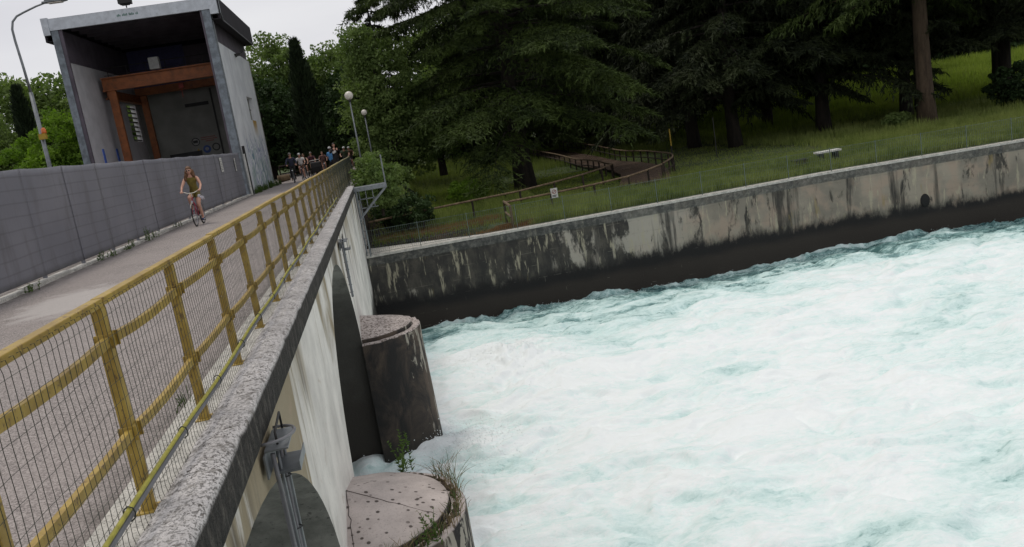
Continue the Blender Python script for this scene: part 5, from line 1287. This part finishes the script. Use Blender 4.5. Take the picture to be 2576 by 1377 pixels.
    if look.get('glasses'):
        mb = MB(); fx_, fy_ = hx, hy-.1
        for k in (-1, 1): mb.ball((fx_+.031*k, fy_+.008, hz+.016), .026, 12, 8, (1, .35, .85))
        mb.bar((fx_-.03, fy_+.006, hz+.02), (fx_+.03, fy_+.006, hz+.02), .006)
        for k in (-1, 1): mb.bar((fx_+.056*k, fy_+.01, hz+.02), (hx+.08*k, hy, hz+.02), .005)
        mb.build('sunglasses', M['sgk'], root, True)
    return root
M['tyre'] = simple('tyre_rubber', (.015, .015, .015), .8); M['rim'] = simple('rim_metal', (.4, .4, .42), .3, .8, .1)
def bicycle(name, loc, rz, label, colm, handm, group=None, kind='city'):
    r_ = empty(name, loc, rz, label, 'bicycle', group); WR = .335
    for wy in (-.54, .52):
        w_ = MB(); w_.tube([(0, wy+WR*math.cos(a), .345+WR*math.sin(a)) for a in np.linspace(0, 2*math.pi, 36, endpoint=False)], .019, 7, closed=True); wo_ = w_.build('wheel', M['tyre'], r_, True)
        w_ = MB(); w_.tube([(0, wy+(WR-.024)*math.cos(a), .345+(WR-.024)*math.sin(a)) for a in np.linspace(0, 2*math.pi, 32, endpoint=False)], .011, 6, closed=True); w_.build('rim', M['rim'], wo_, True)
        w_ = MB()
        for i in range(18): a = i*math.pi/9; w_.tube([((-1)**i*.025, wy+.02*math.cos(a), .345+.02*math.sin(a)), (0, wy+(WR-.03)*math.cos(a+.15), .345+(WR-.03)*math.sin(a+.15))], .0016, 3, False)
        w_.tube([(-.05, wy, .345), (.05, wy, .345)], .018, 8); w_.build('spokes', M['rim'], wo_)
        w_ = MB(); a0, a1 = (.5, 2.9) if wy > 0 else (.35, 2.5)
        pts = [(wy+(WR+.035)*math.cos(a), .345+(WR+.035)*math.sin(a)) for a in np.linspace(a0, a1, 14)]
        for p_, q_ in zip(pts, pts[1:]): w_.bar((0, *p_), (0, *q_), .045, .006, (1, 0, 0))
        w_.build('mudguard', handm if kind == 'city' else M['tyre'], r_)
    mb = MB()
    head_t, head_b, bb, seat_t = (0, -.36, .88), (0, -.4, .7), (0, .02, .29), (0, .2, .82)
    for a, b, rr in ((head_t, head_b, .02), (head_b, bb, .02), (seat_t, bb, .018), ((0, -.385, .78), (0, .12, .5 if kind == 'city' else .78), .017)): mb.tube([a, b], rr, 8)
    for k in (-1, 1): mb.tube([(0, .19, .8), (k*.05, .52, .345)], .01, 6); mb.tube([(0, .02, .29), (k*.05, .52, .345)], .011, 6)
    mb.build('frame', colm, r_, True)
    mb = MB()
    for k in (-1, 1): mb.tube([(0, -.405, .69), (k*.045, -.43, .66), (k*.045, -.54, .345)], .012, 6)
    mb.build('fork', colm, r_, True)
    mb = MB(); mb.tube([(0, -.36, .86), (0, -.35, 1.0)], .014, 6)
    mb.tube([(-.29, -.26, 1.06), (-.2, -.3, 1.05), (-.1, -.38, 1.01), (0, -.37, 1.0), (.1, -.38, 1.01), (.2, -.3, 1.05), (.29, -.26, 1.06)], .014, 7); mb.build('handlebar', handm, r_, True)
    for k in (-1, 1): mb = MB(); mb.tube([(k*.29, -.26, 1.06), (k*.27, -.36, 1.065)], .018, 7); mb.build('grip', M['tyre'], r_)
    mb = MB(); mb.tube([(0, .2, .82), (0, .215, .9)], .013, 6); mb.ball((0, .24, .925), .12, 12, 6, (.75, 1.05, .28)); mb.build('saddle', M['tyre'], r_, True)
    mb = MB(); mb.tube([(-.05, .02, .29), (.05, .02, .29)], .02, 8); mb.bar((-.07, .02, .29), (-.07, -.03, .45), .02, .014); mb.bar((.07, .02, .29), (.07, .07, .13), .02, .014); mb.build('crank', M['rim'], r_)
    for k, (y, z) in ((-1, (-.03, .45)), (1, (.07, .13))): mb = MB(); mb.box((k*.12-.045, y-.04, z-.01), (k*.12+.045, y+.04, z+.01)); mb.build('pedal', M['tyre'], r_)
    mb = MB(); mb.tube([(0, -.44, .74), (0, -.5, .75)], [.03, .038], 10); mb.build('headlight', M['rim'], r_)
    return r_
# ---- the woman riding towards the camera
red = simple('red_bike_paint', (.32, .03, .06), .35, .1); cream = simple('cream_bar', (.62, .58, .5), .4)
olive = cloth('olive_dress_cloth', (.155, .12, .022), .25); auburn = simple('auburn_hair', (.13, .06, .025), .6, 0, .5, 30)
navy = cloth('dark_navy_cloth', (.03, .035, .06)); blk = cloth('black_cloth', (.014, .013, .015)); whitec = cloth('white_cloth', (.6, .58, .56)); greyc = cloth('grey_cloth', (.2, .2, .21)); bluec = cloth('bright_blue_cloth', (.08, .25, .5)); brownc = cloth('brown_cloth', (.14, .075, .05)); greenc = cloth('muted_green_cloth', (.06, .085, .05)); flor = cloth('patterned_cloth', (.17, .09, .08), .7, 40); purp = cloth('plum_cloth', (.09, .035, .05)); dkhair = simple('dark_hair', (.02, .013, .01), .5); blond = simple('light_brown_hair', (.14, .085, .045), .6); shoeb = cloth('blue_shoes', (.06, .08, .16)); helw = simple('white_helmet', (.5, .5, .5), .35); helg = simple('grey_helmet', (.16, .13, .12), .4)
GX, GY = -5.66, 27.2
bicycle('bicycle', (GX, GY, 0), 0, 'red city bicycle with cream handlebar ridden by the woman in an olive dress', red, cream)
person('person', (GX, GY, 0), 0, 'woman with long auburn hair and sunglasses in an olive dress riding a red bicycle', 'ride',
       dict(fem=True, sleeveless=True, dress=True, topm=olive, shoem=shoeb, hair='long', hairm=auburn, glasses=True, up=-1, yaw=.12), s=1.02)
bag = empty('bag', (GX+.2, GY-.36, .78), 0, 'pale grey patterned bag hanging from the handlebar of the red bicycle', 'bag')
o = skinned('pouch', {'a': (.0, 0, .0, .07), 'b': (.1, .0, .06, .08), 'c': (.03, .0, .17, .05), 'd': (.14, 0, -.04, .05)}, [('a', 'b'), ('a', 'c'), ('b', 'd')], cloth('pale_bag_cloth', (.42, .4, .43), .5, 25), bag, 2)
mb = MB(); mb.tube([(.0, 0, .2), (.02, -.02, .28), (.06, .02, .27), (.08, 0, .14)], .008, 5); mb.build('strap', greyc, bag)
# ---- group at the end of the road
gp = 'cyclists at the end of the road'; gb = 'bicycles of the group at the end of the road'
def rider(x, y, rz, label, blabel, colm, look, s=1.0):
    bicycle('bicycle', (x, y, 0), rz, blabel, colm, M['tyre'], gb, 'trek'); return person('person', (x, y, 0), rz, label, 'ride', look, gp, s)
dkred = simple('dark_red_paint', (.12, .02, .02), .4); dkgr = simple('dark_grey_paint', (.04, .045, .05), .4)
rider(-5.12, 53.4, .05, 'cyclist in a dark navy jacket and helmet, nearest of the far group', 'dark bicycle under the cyclist in the navy jacket', dkgr, dict(long=True, topm=navy, botm=blk, shoem=blk, hair='helmet', hairm=helg, trousers=True, up=1), 1.03)
rider(-4.72, 55.2, .0, 'cyclist in a white shirt half hidden behind the navy jacket cyclist', 'brownish bicycle behind the navy jacket cyclist', dkred, dict(topm=whitec, botm=brownc, shoem=blk, hair='helmet', hairm=helw, up=-1), .97)
rider(-4.66, 57.4, -.05, 'woman cyclist in a black tank top with bare arms', 'dark bicycle under the woman in the black tank top', dkgr, dict(fem=True, sleeveless=True, topm=blk, botm=blk, shoem=whitec, hair='short', hairm=blond, glasses=True, up=1), .93)
rider(-4.36, 60.0, 0, 'cyclist in a plum patterned top behind the black tank top woman', 'dark red bicycle under the cyclist in the plum top', dkred, dict(fem=True, topm=purp, botm=flor, shoem=whitec, hair='helmet', hairm=helg, up=-1), .95)
rider(-3.62, 60.4, .1, 'cyclist in a brownish patterned top right of the black trailer', 'dark bicycle right of the black trailer', dkgr, dict(topm=flor, botm=brownc, shoem=blk, hair='short', hairm=blond, up=1), .9)
person('person', (-2.72, 53.8, 0), 2.6, 'person in a bright blue shirt and white cap standing with back turned', 'stand', dict(topm=bluec, botm=blk, shoem=blk, hair='helmet', hairm=helw, trousers=True), gp, 1.0)
ta = person('person', (-2.36, 52.0, 0), .3, 'tallest person in black clothes standing above the railing end', 'stand', dict(long=True, topm=blk, botm=blk, shoem=blk, hair='short', hairm=dkhair, armsup=True, trousers=True), gp, 1.1)
bpk = empty('shoulder_bag', (-2.42, 51.78, 1.4), 0, 'white bag slung across the chest of the tallest person in black', 'bag'); skinned('pouch', {'a': (-.08, 0, 0, .08), 'b': (.12, 0, .05, .1), 'c': (.05, 0, .16, .06)}, [('a', 'b'), ('b', 'c')], whitec, bpk, 2)
rider(-2.02, 58.5, .0, 'cyclist with white helmet and muted green top beside the railing end', 'dark bicycle under the green-topped cyclist', dkgr, dict(topm=greenc, botm=blk, shoem=blk, hair='helmet', hairm=helw, up=1, bent=True), 1.0)
rider(-1.78, 61.0, .0, 'rearmost cyclist with pale helmet at the railing end beside the bush', 'dark red bicycle of the rearmost cyclist', dkred, dict(topm=brownc, botm=blk, shoem=blk, hair='helmet', hairm=helw, up=-1, bent=True), .97)
ct = empty('bike_trailer', (-4.0, 57.8, 0), 0, 'black covered bicycle trailer with a white push bar among the far cyclists', 'trailer')
mb = MB(); mb.prism([(-.35, .3), (.35, .3), (.4, .62), (.3, 1.0), (-.3, .95), (-.42, .62)], -.32, .32, 'X'); mb.build('cabin', blk, ct, bevel=.04)
mb = MB(); mb.tube([(-.28, -.25, .9), (-.3, -.55, 1.1), (.3, -.55, 1.12), (.28, -.25, .92)], .018, 7); mb.build('push_bar', whitec, ct, True)
for k in (-1, 1):
    mb = MB(); mb.tube([(k*.38, .24*math.cos(a), .25+.24*math.sin(a)) for a in np.linspace(0, 2*math.pi, 24, endpoint=False)], .018, 6, closed=True); mb.build('wheel', M['tyre'], ct, True)
# planters and low stuff at the road end behind the hall corner
pl = empty('log_bollards', (-6.2, 58, 0), 0, 'pale log lying at the road end just right of the hall wall', 'log')
mb = MB(); mb.tube([(-.4, 0, .25), (.35, .2, .27)], [.24, .22], 12); mb.build('trunk_piece', M['wood'], pl, True)
rf_ = wood_fence('wooden_fence', [(-6.6, 60), (-5.2, 61), (-2, 63)], 'dark wooden fence across the road end behind the cyclists', 1.2, mat='woodd', mid=True, tops='woodd', h=1.1)
